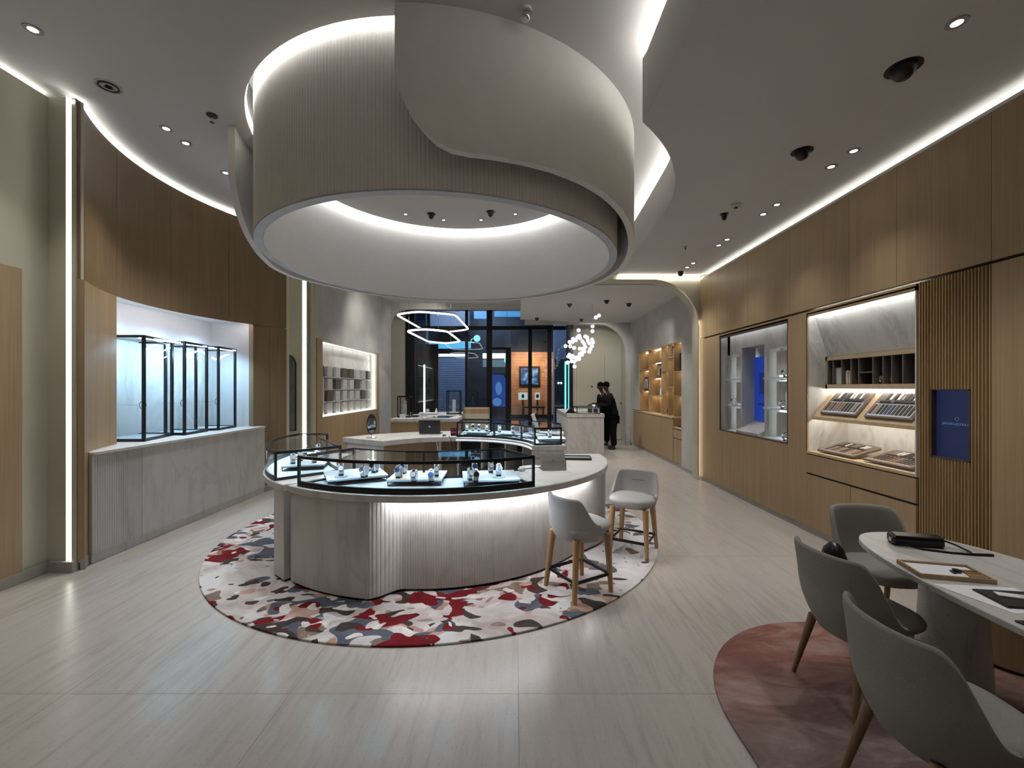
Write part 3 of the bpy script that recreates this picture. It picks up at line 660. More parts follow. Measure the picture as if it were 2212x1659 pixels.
# back left desk
bl_ = thing('back_desk_counter', 'raised curved marble desk at the back left of the island with open inner side', 'counter', (*C0, 0))
MB().sector(O, 1.15, 2.02, 93, 148, ZK-.07, ZK, 40).build('counter_top', M_MARBLE, bl_, smooth=30, bevel=.004)
MB().sector(O, 1.16, 2.01, 93.2, 147.8, ZK-.002, ZK+.002, 40).build('top_surface', M_MARBLE_W, bl_)
MB().sector(O, 1.93, 1.98, 93.5, 147.5, .02, ZK-.07, 30).build('outer_panel', M_MARBLE, bl_)
MB().sector(O, 1.22, 1.97, 144.5, 147.5, .02, ZK-.07, 4).build('end_panel', M_MARBLE, bl_)
MB().sector(O, 1.55, 1.60, 93.5, 144.5, .02, ZK-.07, 24).build('inner_panel', M_WOOD, bl_)
MB().sector(O, 1.22, 1.97, 103, 105, .02, ZK-.07, 3).build('divider', M_CREAM, bl_)
# back right case counter
br_ = thing('back_case_counter', 'raised curved marble counter at the back right of the island carrying the long glass case', 'counter', (*C0, 0))
ro_ = lambda a: 1.50+.50*sstep(a, 8, 50)
MB().sector(O, 1.05, ro_, 8, 92.4, ZK-.06, ZK, 60).build('counter_top', M_MARBLE, br_, smooth=30, bevel=.004)
MB().sector(O, 1.06, lambda a: ro_(a)-.01, 8.2, 92.2, ZK-.002, ZK+.002, 60).build('top_surface', M_MARBLE_W, br_)
MB().sector(O, 1.045, 1.06, 8, 92, ZK-.045, ZK-.025, 50).build('light_edge', emis('edge_glow', (.75, .86, 1), 1.0), br_)
MB().sector(O, lambda a: ro_(a)-.1, lambda a: ro_(a)-.03, 8.4, 92, .02, ZK-.06, 40).build('outer_panel', M_MARBLE, br_)
MB().sector(O, 1.07, lambda a: ro_(a)-.03, 8.4, 12, .02, ZK-.16, 3).build('end_panel', M_MARBLE, br_)
MB().sector(O, 1.07, lambda a: ro_(a)-.025, 8.2, 12, ZK-.153, ZK-.06, 3).build('end_drawer', M_MARBLE, br_)
MB().sector(O, 1.35, 1.40, 12, 92, .02, ZK-.06, 24).build('inner_panel', M_DARK, br_)
for a in (30, 50, 71, 90): MB().sector(O, 1.09, 1.37, a, a+1.2, .02, ZK-.06, 2).build('divider', M_CREAM, br_)
MB().sector(O, 1.09, 1.37, 12, 90, .50, .52, 24).build('inner_shelf', M_DARK, br_)
# glass cases on the island
def curved_case(name, label, ri, ro, a0, a1, z, h, posts_in=(), posts_out=(), n=36, led=True, q=.020):
    t = thing(name, label, 'glass display case', (*C0, z))
    g = lambda r, a: r(a) if callable(r) else r
    base = MB().sector(O, lambda a: g(ro, a)-q, ro, a0, a1, 0, .05, n).sector(O, ri, lambda a: g(ri, a)+q, a0, a1, 0, .035, n)
    base.build('base_rail', M_BLACK, t)
    tr = MB().sector(O, lambda a: g(ro, a)-q, ro, a0, a1, h-.024, h, n).sector(O, ri, lambda a: g(ri, a)+q, a0, a1, h-.016, h, n)
    for a in (a0, a1):
        tr.bar((*pol(O, g(ri, a)+q/2, a), h-.012), (*pol(O, g(ro, a)-q/2, a), h-.012), .024)
        tr.bar((*pol(O, g(ri, a)+q/2, a), .014), (*pol(O, g(ro, a)-q/2, a), .014), .024)
    tr.build('top_rail', M_BLACK, t)
    for rr_, ps in ((lambda a: g(ro, a)-q/2, posts_out), (lambda a: g(ri, a)+q/2, posts_in)):
        for a in ps:
            x, y = pol(O, rr_(a), a); MB().box(-q/2, -q/2, 0, q/2, q/2, h).xf((x, y, 0), rz=R(a)).build('post', M_BLACK, t)
    def pane(r_, nm='side_glass'):
        rows = [[(*pol(O, g(r_, a0+(a1-a0)*i/n), a0+(a1-a0)*i/n), z_) for i in range(n+1)] for z_ in (.03, h-.02)]
        MB().grid(rows).build(nm, M_GLASS, t, smooth=30)
    pane(lambda a: g(ro, a)-q/2); pane(lambda a: g(ri, a)+q/2)
    for a in (a0, a1):
        MB().add([(*pol(O, g(ri, a), a), .03), (*pol(O, g(ro, a), a), .03), (*pol(O, g(ro, a), a), h-.02), (*pol(O, g(ri, a), a), h-.02)], [(0, 1, 2, 3)]).build('end_glass', M_GLASS, t)
    rows = [[(*pol(O, g(r_, a0+(a1-a0)*i/n), a0+(a1-a0)*i/n), h-.004) for i in range(n+1)] for r_ in (ri, ro)]
    MB().grid(rows).build('top_glass', M_TGLASS, t, smooth=30)
    MB().sector(O, lambda a: g(ri, a)+q, lambda a: g(ro, a)-q, a0, a1, .002, .012, n).build('display_floor', M_PAD, t)
    k = max(3, int(abs(a1-a0)/15))
    for i in range(k):          # the LED profiles under the rails
        a = a0+(a1-a0)*(i+.5)/k
        for r_, r2 in ((g(ro, a)-.03, g(ro, a)-.3), (g(ri, a)+.03, g(ri, a)+.25)):
            p = pol(C0, r_, a); p2 = pol(C0, r2, a)
            l_ = area((p[0], p[1], z+h-.03), .30, .02, 1.15, (.52, .78, 1), (p2[0], p2[1], z)); l_.rotation_euler = (0, 0, R(a)+PI/2)
    return t
curved_case('front_glass_case', 'wide curved glass case with black frame on the front island counter', 1.33, 1.90, -122.3, -58.5, ZF, .265, (-122.3, -90, -58.5), (-122.3, -58.5))
curved_case('left_glass_case', 'curved glass case with rounded brown edged top on the left island counter', lambda a: 1.32+.22*sstep(a, -150, -185), 1.93, -186, -133.8, ZF, .265, (-186, -133.8), (-133.8,), n=28)
curved_case('back_glass_case', 'long curved glass case with black frame on the back right of the island', 1.09, lambda a: min(1.75, ro_(a)-.05), 9.5, 91, ZK, .225, (9.5, 33, 61, 91), (9.5, 91), n=40)
# ================================================================ CHAIRS AND STOOLS
def shell(w_, d_, z0, zs, zb, A=104, flat=50, flare=.10, th=.03, bot=.78, n=36, m=8):
    rows = []
    for i in range(n+1):
        th_ = -A+2*A*i/n; a = abs(th_)
        k = 0 if a < flat else min(1, (a-flat)/(A-flat)); k = k*k*(3-2*k)
        zt = zb-(zb-zs-.012)*k
        px = w_*math.copysign(abs(math.sin(R(th_)))**.85, th_); py = -d_*math.copysign(abs(math.cos(R(th_)))**.85, math.cos(R(th_)))
        def P(t, inn):
            z = z0+(zt-z0)*t; u = (z-z0)/(zb-z0); s_ = bot+(1-bot)*math.sin(min(1, u*1.9)*PI/2)+flare*u*u
            o = th if inn else 0; L = math.hypot(px, py); return (px*s_-px/L*o, py*s_-py/L*o, z)
        out = [P(t/m, False) for t in range(m+1)]; top = P(1, False); ti = P(1, True)
        mid = ((top[0]+ti[0])/2, (top[1]+ti[1])/2, top[2]+.008)
        inn = [P(1-t/m, True) for t in range(m+1)]
        rows.append(out+[mid]+inn)
    b = MB().grid(rows, True); q = len(rows[0])
    b.f += [tuple(range(q)), tuple(n*q+k for k in range(q-1, -1, -1))]; b.f = [f[::-1] for f in b.f]; return b
def cushion(w_, d_, yf, z0, z1, bot=.9, n=40):
    rows = []
    prof = [(bot*.55, z0), (bot*.93, z0+.004), (bot, z0+.02), (1.0, z1-.035), (1.005, z1-.018), (.965, z1-.003), (.8, z1+.004), (.4, z1+.010), (.02, z1+.012)]
    for s_, z in prof:
        r = []
        for k in range(n):
            a = TAU*k/n; x = w_*math.copysign(abs(math.cos(a))**.7, math.cos(a)); y = (d_ if math.sin(a) < 0 else yf)*math.copysign(abs(math.sin(a))**.7, math.sin(a)); r.append((x*s_, y*s_, z))
        rows.append(r)
    b = MB().grid(rows, True); b.f += [tuple(range(n-1, -1, -1)), tuple(8*n+k for k in range(n))]; return b
def sub(o, l=1):
    m_ = o.modifiers.new('smooth', 'SUBSURF'); m_.levels = l; m_.render_levels = l; return o
def leg(x0, y0, z0, x1, y1, r0, r1, mat, parent, n=10):
    return MB().tube([(x0, y0, z0), (x1, y1, 0.0)], [r0, r1], n).build('leg', mat, parent, smooth=40)
def make_stool(loc, rz, label):
    t = thing('bar_stool', label, 'stool', loc, rz, 'upholstered stools at the island counter')
    sub(shell(.245, .235, .45, .575, .80, 94, 46, .05, .034, .84).build('backrest', M_FAB, t, smooth=60))
    cushion(.232, .215, .235, .475, .575, .86).build('seat', M_FAB, t, smooth=50)
    # stitched tuck across the inner back
    MB().tube([(-.07, -.198, .70), (-.03, -.206, .698), (.03, -.206, .698), (.07, -.198, .70)], .004, 6).build('stitch_line', M_FABD, t)
    for sx in (-1, 1):
        leg(.155*sx, -.155, .48, .19*sx, -.205, .031, .019, M_LEG, t)
        leg(.165*sx, .165, .48, .185*sx, .185, .031, .019, M_LEG, t)
    z = .15; c = [(-.178, -.185, z), (.178, -.185, z), (.178, .178, z), (-.178, .178, z)]
    MB().tube(c, .015, 6, True).build('footrest', M_BLACK, t)
    return t
make_stool((.54, 3.60, .015), R(-58.5), 'grey upholstered bar stool seen from behind, nearer of the two at the island')
make_stool((1.225, 4.43, .015), R(149.3), 'grey upholstered bar stool facing us, farther of the two at the island')
M_LEGW = wood('walnut_leg', (.17, .10, .055), (.25, .155, .085), .4, 90)
def make_chair(loc, rz, label):
    t = thing('dining_chair', label, 'chair', loc, rz, 'upholstered chairs round the oval table')
    sub(shell(.258, .262, .325, .455, .80, 96, 44, .13, .032, .70).build('backrest', M_FABD, t, smooth=60))
    cushion(.222, .205, .27, .375, .468, .80).build('seat', M_FABD, t, smooth=50)
    for sx in (-1, 1):
        leg(.15*sx, -.15, .36, .20*sx, -.235, .024, .012, M_LEGW, t)
        leg(.16*sx, .16, .36, .20*sx, .215, .024, .012, M_LEGW, t)
    return t
make_chair((1.917, 2.38, .015), R(-83), 'grey upholstered dining chair with black bag on its seat, middle of the three')
make_chair((1.645, 1.65, .015), R(-92), 'grey upholstered dining chair, nearest to the camera, at the left side of the table')
make_chair((2.56, 2.98, .015), R(176), 'grey upholstered dining chair at the far end of the oval table facing us')
bb = thing('black_bag', 'black bag standing on the seat of the middle dining chair', 'bag', (1.84, 2.47, .485))
MB().lathe([(.07, 0), (.075, .05), (.075, .2), (.05, .29), (.02, .325)], 16).build('body', M_BLKP, bb, smooth=60)
MB().box(-.02, -.082, .12, .02, -.072, .16).build('buckle', M_CHROME, bb)

# ================================================================ DINING TABLE
tx, tw, ty0, ty1, tz = 2.43, .43, .75, 2.83, .75
oval = []
for i in range(64):
    a = TAU*i/64; x = tw*math.copysign(abs(math.cos(a))**.72, math.cos(a)); y = (ty1-ty0)/2*math.copysign(abs(math.sin(a))**.95, math.sin(a)); oval.append((x, y))
tc = (ty0+ty1)/2
tb = thing('dining_table', 'oval pale travertine dining table on conical stone legs at the right', 'table', (tx, tc, .0))
MB().prism(oval, tz-.03, tz).build('tabletop', M_TABLE, tb, smooth=40, bevel=.004)
for y in (2.38-tc, 1.2-tc): MB().lathe([(.175, .015), (.165, .06), (.148, .35), (.135, .62), (.135, tz-.03)], 32, (0, y)).build('leg', M_TABLE, tb, smooth=40)
wd = thing('wooden_drum_base', 'rounded oak veneered drum base standing behind the dining table', 'pedestal', (3.13, 2.70, .015))
MB().cyl((0, 0), .27, .02, .44, 48).build('body', M_WOOD, wd, smooth=40); MB().cyl((0, 0), .25, 0, .02, 40).build('foot', M_BLACK, wd); MB().cyl((0, 0), .272, .44, .455, 48).build('top', M_WOOD, wd)
# things on the table
hb = thing('handbag', 'small black leather handbag lying on the far end of the oval table', 'bag', (2.43, 2.60, tz), R(-12))
MB().add(*(lambda b: (b.v, b.f))(MB().prism([(-.14, -.05), (.12, -.06), (.14, .05), (-.12, .06)], 0, .055))).build('body', M_BLKP, hb, bevel=.015)
MB().prism([(-.13, -.055), (.11, -.062), (.13, .02), (-.11, .03)], .055, .063).build('flap', M_BLKP, hb, bevel=.003)
MB().tube([(-.13, -.06, .02), (-.02, -.10, .006), (.10, -.13, .006), (.20, -.135, .006), (.21, -.10, .008), (.19, -.03, .02), (.13, 0, .04)], .006, 6).build('strap', M_BLKP, hb)
MB().tube([(.20, -.135, .006), (.30, -.125, .006)], .008, 6).build('strap_end', M_BLKP, hb); MB().cyl((0, 0), .012, 0, .01, 12).xf((-.142, -.02, .03), ry=PI/2).build('clasp', M_CHROME, hb)
wt = thing('wooden_tray', 'shallow oak tray with a white pad on the table edge', 'tray', (2.20, 2.195, tz), R(-14))
MB().box(-.15, -.09, 0, .15, .09, .006).build('base', M_WOOD, wt)
for a_ in ((-.155, -.095, .155, -.085), (-.155, .085, .155, .095), (-.155, -.085, -.145, .085), (.145, -.085, .155, .085)): MB().box(a_[0], a_[1], 0, a_[2], a_[3], .022).build('rim', M_WOOD, wt)
MB().box(-.142, -.082, .006, .142, .082, .012).build('pad', M_PAPER, wt)
gl = thing('strap_samples', 'black round loupe and tan strap pieces lying in the oak tray', 'watch tools', (2.25, 2.18, tz+.013), R(-14))
MB().cyl((0, 0), .018, 0, .012, 16).build('loupe', M_BLKP, gl); MB().box(-.03, -.03, 0, -.018, .0, .008).build('loupe_handle', M_BLKP, gl)
for i in range(4): MB().box(.025+.0*i, -.05+.018*i, 0, .10, -.036+.018*i, .006).xf((0, 0, 0), rz=R(5*i-8)).build('strap', plain('tan_leather_%d' % i, (.36-.06*i, .22-.04*i, .12-.03*i), .6), gl)
pa = tag(MB().prism([(2.02, 2.075), (2.37, 2.03), (2.36, 1.80), (2.10, 1.80)], tz, tz+.0025).build('paper_sheet', M_PAPER), 'large white paper sheet on the near side of the oval table', 'paper')
fo = thing('black_folder', 'black folder lying on the white paper sheet', 'folder', (2.27, 1.905, tz+.003), R(-8))
MB().box(-.14, -.085, 0, .14, .085, .006).build('cover', M_BLKP, fo, bevel=.002); MB().box(-.135, -.08, .006, .135, .08, .008).build('inner_sheet', M_DARK, fo)
ph = thing('white_phone', 'white slim phone lying on the black folder', 'phone', (2.28, 1.91, tz+.0112), R(-22))
MB().box(-.10, -.02, 0, .10, .02, .007).build('body', M_PAPER, ph, bevel=.002); MB().box(-.02, -.019, .007, .098, .019, .0075).build('screen', M_PAD, ph)
f2 = tag(MB().prism([(2.03, 1.74), (2.22, 1.72), (2.20, 1.56), (2.06, 1.58)], tz, tz+.008).build('dark_menu_cover', M_BLKP, bevel=.002), 'dark flat cover at the near edge of the oval table', 'folder')

# ================================================================ PEOPLE
def skin_mesh(name, verts, edges, rad, mat, parent, sub_=1, root=0):
    me = bpy.data.meshes.new(name); me.from_pydata(verts, edges, []); o = bpy.data.objects.new(name, me); COL.objects.link(o)
    m_ = o.modifiers.new('s', 'SKIN'); sk = me.skin_vertices[0].data
    for i, r_ in enumerate(rad): sk[i].radius = (r_, r_*.9) if not isinstance(r_, tuple) else r_
    sk[root].use_root = True
    m2 = o.modifiers.new('ss', 'SUBSURF'); m2.levels = sub_; m2.render_levels = sub_
    dg = bpy.context.evaluated_depsgraph_get(); nm = bpy.data.meshes.new_from_object(o.evaluated_get(dg))
    bpy.data.objects.remove(o); nm.materials.clear(); nm.materials.append(mat); nm.polygons.foreach_set('use_smooth', [True]*len(nm.polygons))
    o = bpy.data.objects.new(name, nm); COL.objects.link(o); o.parent = parent; return o
def person(loc, rz, label, lean=.06, ht=1.0, nod=.05):
    t = thing('person', label, 'person', loc, rz); L = lean
    v = [(0, 0, .98), (0, L*.4, 1.2), (0, L, 1.42), (0, L*1.3+.01, 1.55), (0, L*1.5+.03, 1.64), (0, L*1.6+nod, 1.72), (0, L*1.6+nod+.0, 1.81)]
    rad = [.105, .105, (.13, .10), .05, .056, (.076, .092), (.072, .086)]; e = [(0, 1), (1, 2), (2, 3), (3, 4), (4, 5), (5, 6)]
    hands = []
    for s_ in (-1, 1):
        b = len(v); v += [(s_*.10, 0, .92), (s_*.11, .015, .50), (s_*.11, -.02, .10), (s_*.12, .10, .045), (s_*.12, .16, .04)]
        rad += [.07, .048, .036, .036, .03]; e += [(0, b), (b, b+1), (b+1, b+2), (b+2, b+3), (b+3, b+4)]
        b = len(v); W = (s_*.07, L+.36, 1.20)
        v += [(s_*.17, L, 1.47), (s_*.22, L-.0, 1.20), W, (s_*.055, L+.43, 1.205)]; rad += [.05, .035, .024, (.036, .018)]; e += [(2, b), (b, b+1), (b+1, b+2), (b+2, b+3)]
        for k in range(5):
            q = len(v); dx = (k-2)*.017
            if k == 4: p1, p2, pr = (s_*.055-s_*.04, L+.43, 1.22), (s_*.055-s_*.05, L+.46, 1.23), b+2
            else: p1, p2, pr = (s_*.055+dx, L+.475, 1.20), (s_*.055+dx, L+.50-.004*abs(k-1), 1.185), b+3
            v += [p1, p2]; rad += [.0085, .007]; e += [(pr, q), (q, q+1)]
    bd = skin_mesh('body', v, e, rad, M_SKIN, t, 2)
    jv = [(0, 0, .86), (0, 0, 1.02), (0, L*.5, 1.22), (0, L, 1.42), (0, L*1.25, 1.555)]; je = [(0, 1), (1, 2), (2, 3), (3, 4)]; jr = [(.20, .165), (.185, .155), (.18, .14), (.20, .145), (.085, .08)]
    for s_ in (-1, 1):
        b = len(jv); jv += [(s_*.18, L, 1.46), (s_*.235, L, 1.20), (s_*.078, L+.345, 1.20)]; jr += [.09, .075, .062]; je += [(3, b), (b, b+1), (b+1, b+2)]
    skin_mesh('jacket', jv, je, jr, M_SUIT, t, 2, 2)
    tv = [(0, 0, .92)]; te = []; tr = [.16]
    for s_ in (-1, 1):
        b = len(tv); tv += [(s_*.10, 0, .84), (s_*.11, .015, .50), (s_*.11, -.015, .10)]; tr += [.125, .098, .085]; te += [(0, b), (b, b+1), (b+1, b+2)]
    skin_mesh('trousers', tv, te, tr, M_SUIT, t, 2)
    for s_ in (-1, 1): sub(MB().box(-.045, -.07, 0, .045, .20, .075).build('shoe', M_BLKP, t)).location = (s_*.115, -.02, 0)
    hy = L*1.6+nod
    MB().ball((0, hy-.015, 1.79), .098, 16, (.86, 1.0, .95)).build('hair', M_HAIR, t, smooth=60)
    MB().prism([(-.018, L+.07), (.018, L+.07), (.01, L+.10), (-.01, L+.10)], 1.50, 1.56).build('shirt_front', M_GREYP, t)
    MB().box(-.012, hy+.075, 1.70, .012, hy+.10, 1.745).build('nose', M_SKIN, bd, bevel=.005)
    for s_ in (-1, 1): MB().ball((s_*.03, hy+.078, 1.75), .008, 8).build('eye', M_DIALK, bd); MB().ball((s_*.078, hy, 1.73), .02, 8, (.4, 1, 1.3)).build('ear', M_SKIN, bd)
    MB().box(-.022, hy+.08, 1.672, .022, hy+.088, 1.68).build('mouth', M_DIALK, bd)
    return t
person((2.74, 11.9, 0), R(80), 'person in black suit, nearer one, leaning over the counter with both hands forward', .10)
person((2.66, 12.66, 0), R(112), 'person in black suit standing behind, looking down at the phone', .06, nod=.07)
mp = tag(MB().box(-.04, -.075, 0, .04, .075, .009).xf((2.26, 11.98, 1.235), rz=.4, rx=.5).build('mobile_phone', M_BLKP, bevel=.002), 'dark mobile phone held in the hands of the nearer person', 'phone')
mp2 = tag(MB().box(-.05, -.07, 0, .05, .07, .004).xf((2.20, 11.86, 1.19), rz=.3, rx=.7).build('paper_slip', M_PAPER), 'white paper slip held just below the mobile phone', 'paper')

# ================================================================ LIGHTS THAT HANG
ch = thing('globe_chandelier', 'cascading cluster chandelier of small glowing glass globes on thin cords', 'chandelier', (1.5, 10.0, 3.655))
MG = MT('globe_glass'); MG.set((.9, .9, .95), .1); MG.put(MG.b.inputs['Emission Color'], (.86, .88, 1)); MG.b.inputs['Emission Strength'].default_value = .85
ball = MB().ball((0, 0, 0), .047, 12).build('globe', MG.m, ch, smooth=60)
gp = [(580, 775), (830, 705), (828, 790), (945, 510), (480, 930), (420, 985), (590, 872), (604, 915), (530, 955), (700, 885), (735, 905), (650, 975), (822, 940), (838, 990), (345, 1058), (430, 1060), (500, 1090), (470, 985), (555, 900), (770, 1005), (700, 1080), (650, 1110), (600, 1105), (790, 1110), (770, 1160), (680, 1155), (640, 1175), (600, 1200), (590, 1235), (395, 1245), (470, 1235), (500, 1260), (440, 1265), (590, 1290), (540, 1300), (455, 1330), (500, 1340), (385, 1355), (508, 1425), (560, 1265), (745, 960), (820, 1060), (680, 1020), (890, 545), (640, 1215), (415, 1215)]
random.seed(3); first = True
for i, (a, b) in enumerate(gp):
    u, v_ = 1180+a/8.295, 620+b/8.295; Y = 10.0+random.uniform(-.35, .35); x = (u-CX)/F*Y-1.5; z = H+(CY-v_)*Y/F-3.655
    if i == 0: ball.location = (x, Y-10, z)
    else: clone(ball, ch, (x, Y-10, z))
    MB().tube([(x, Y-10, z+.05), (x, Y-10, 0)], .0022, 4).build('cord', M_STEEL, ch)
def ringlamp(pts, z, label, zc):
    cxm = sum(p[0] for p in pts)/len(pts); cym = sum(p[1] for p in pts)/len(pts)
    # round the corners
    P = [Vector((p[0]-cxm, p[1]-cym)) for p in pts]; out = []; n = len(P)
    for i in range(n):
        a, b, c = P[i-1], P[i], P[(i+1) % n]; r0 = b+(a-b).normalized()*min(.22, (a-b).length*.4); r1 = b+(c-b).normalized()*min(.22, (c-b).length*.4)
        for k in range(6): t_ = k/5; out.append(tuple((1-t_)**2*r0+2*t_*(1-t_)*b+t_*t_*r1)+(0,))
    t = thing('ring_pendant', label, 'pendant lamp', (cxm, cym, z), group='rounded LED ring pendants')
    MB().tube(out, .022, 8, True).build('led_ring', emis('ring_white', (.95, .98, 1), 3.2) if 'ring_white' not in MATS else MATS['ring_white'], t)
    MB().tube([(x, y, .028) for x, y, _ in out], .016, 4, True).build('housing', M_BLACK, t)
    for k in (0, 12, 24): MB().tube([(out[k % len(out)][0], out[k % len(out)][1], .03), (out[k % len(out)][0], out[k % len(out)][1], zc-z)], .003, 4).build('cord', M_STEEL, t)
ringlamp([(-2.70, 9.72), (-2.1, 9.35), (-1.36, 9.75), (-1.31, 12.2), (-1.95, 12.75), (-2.64, 12.1)], 3.37, 'upper and larger of the two glowing rounded ring pendants by the window', 4.25)
ringlamp([(-2.47, 9.75), (-2.0, 9.45), (-1.55, 9.80), (-1.52, 12.0), (-2.0, 12.45), (-2.43, 12.0)], 3.0, 'lower and smaller of the two glowing rounded ring pendants by the window', 4.25)

# ceiling fittings
def downlight(loc, label, r=.045, pw=0, group=None, size=75):
    t = thing('downlight', label, 'ceiling light', loc, group=group)
    MB().sector((0, 0), r*.62, r*1.15, 0, 360, -.006, .0, 24).build('trim_ring', M_BASE, t); MB().sector((0, 0), 0.001, r*.63, 0, 360, -.003, -.001, 20).build('lens', M_BULB, t)
    if pw: spot((loc[0], loc[1], loc[2]-.02), pw, size)
    return t
def dome(loc, label, r=.075, pw=0):
    t = thing('black_ceiling_spotlight', label, 'ceiling spotlight', loc)
    if pw: spot((loc[0], loc[1], loc[2]-.09), pw, 80)  # fill spot added under the dark dome
    MB().sector((0, 0), r*.85, r*1.25, 0, 360, -.004, .0, 28).build('trim_ring', M_BLKP, t)
    MB().lathe([(r*.9, -.001), (r*.9, -.02), (r*.62, -.06), (r*.35, -.075)], 24).build('housing', M_BLKP, t, smooth=40); return t
PWL, PWR = 48, 11
for i, (y, s_) in enumerate(((3.27, 'nearest'), (4.52, 'second nearest'), (4.79, 'third nearest'), (5.45, 'farthest'))):
    downlight((-3.68, y, ZU), 'round downlight in the left upper ceiling, %s of the row along the curved wall' % s_, .05, PWL)
rt = ['nearest and largest', 'second nearest', 'third nearest', 'fourth nearest', 'fifth nearest', 'sixth nearest', 'seventh nearest', 'eighth nearest', 'farthest']
for (x, y), s_ in zip(((2.54, 2.46), (3.0, 3.79), (3.0, 4.06), (3.0, 4.90), (3.0, 5.17), (3.0, 6.05), (3.0, 6.30), (3.0, 7.2), (3.0, 7.45)), rt):
    downlight((x, y, ZL), 'round downlight in the right lower ceiling, %s of the row by the wall' % s_, .045, PWR*(2.2 if y < 3 else 1))
dome((2.55, 2.81, ZL), 'black round spotlight in the right ceiling, nearest and largest', .08, 24); dome((2.55, 3.80, ZL), 'black round spotlight in the right ceiling, second nearest', .07, 26)
dome((2.53, 5.17, ZL), 'small black spotlight in the right ceiling beside the smoke detector', .04, 26); dome((3.0, 7.75, ZL), 'black round spotlight in the right ceiling, farthest near the portal', .06, 26)
sd = thing('smoke_detector', 'round grey smoke detector on the right ceiling', 'smoke detector', (2.53, 4.9, ZL)); MB().lathe([(.055, 0), (.055, -.02), (.03, -.035)], 24).build('body', M_GREYP, sd, smooth=30); MB().cyl((0, 0), .02, -.045, -.035, 16).build('sensor', M_BLKP, sd)
sd = thing('sprinkler', 'small sprinkler head on the right ceiling towards the portal', 'sprinkler', (2.53, 6.35, ZL)); MB().cyl((0, 0), .035, -.008, 0, 20).build('plate', M_GREYP, sd); MB().cyl((0, 0), .008, -.05, -.008, 8).build('head', M_BLKP, sd)
vt = thing('round_air_vent', 'round white air diffuser in the left upper ceiling', 'air vent', (-3.69, 3.89, ZU))
for i in range(4): MB().sector((0, 0), .015+.025*i, .027+.025*i, 0, 360, -.012+.002*i, 0, 28).build('vane', M_GREYP if i % 2 else M_BLKP, vt)
sp = thing('ceiling_sprinkler', 'dark sprinkler with round plate in the left upper ceiling', 'sprinkler', (-3.04, 4.30, ZU)); MB().cyl((0, 0), .05, -.01, 0, 20).build('plate', M_DARK, sp); MB().cyl((0, 0), .01, -.07, -.01, 8).build('head', M_CHROME, sp); MB().cyl((0, 0), .022, -.075, -.07, 12).build('deflector', M_CHROME, sp)
gd = thing('chrome_ceiling_camera', 'chrome ball camera hanging from the upper ceiling at the top of the picture', 'camera', (.08, 3.10, ZU)); MB().cyl((0, 0), .045, -.02, 0, 20).build('plate', M_WHITE, gd); MB().ball((0, 0, -.05), .036, 16).build('ball', M_CHROME, gd, smooth=60)
zi = ZU-.10
for i in range(16):
    a = 360/16*i+11; x, y = pol(C0, 1.5, a); x2, y2 = pol(C0, 1.05, a)
    vis = 40 < a % 360 < 140
    if vis: downlight((x, y, zi), ['first', 'second', 'third', 'fourth', 'fifth', 'sixth'][int((a-40)//20) % 6]+' small downlight from the right on the ceiling inside the drum', .032, 0)
    spot((x2, y2, zi-.03), 36, 58, .9, (1, .96, .92))
for x, y, s_ in ((-1.27, 6.5, 'left'), (-.36, 6.42, 'right')): dome((x, y, zi), 'black spotlight on the ceiling inside the drum, %s one' % s_, .055)
for x, y, z, s_ in ((1.28, 10.0, 3.66, 'left, above the globe chandelier'), (2.65, 9.95, 3.66, 'right, in front of the shelf recess'), (.62, 12.0, 3.66, 'leftmost near the window'), (1.9, 12.2, 3.66, 'behind the chandelier'), (2.06, 9.6, 3.66, 'middle of the soffit')):
    dome((x, y, z), 'black spotlight in the entrance soffit, '+s_, .06)
for x, y, s_ in ((-2.45, 11.4, 'left one'), (-1.45, 11.4, 'right one')): dome((x, y, 4.25), 'black spotlight in the entrance ceiling over the ring pendants, '+s_, .06)
for x, y, z, s_ in ((-2.6, 11.8, 4.25, 'left'), (.05, 11.8, 4.25, 'right')): downlight((x, y, z), 'small round downlight in the entrance ceiling, '+s_, .04, 0)
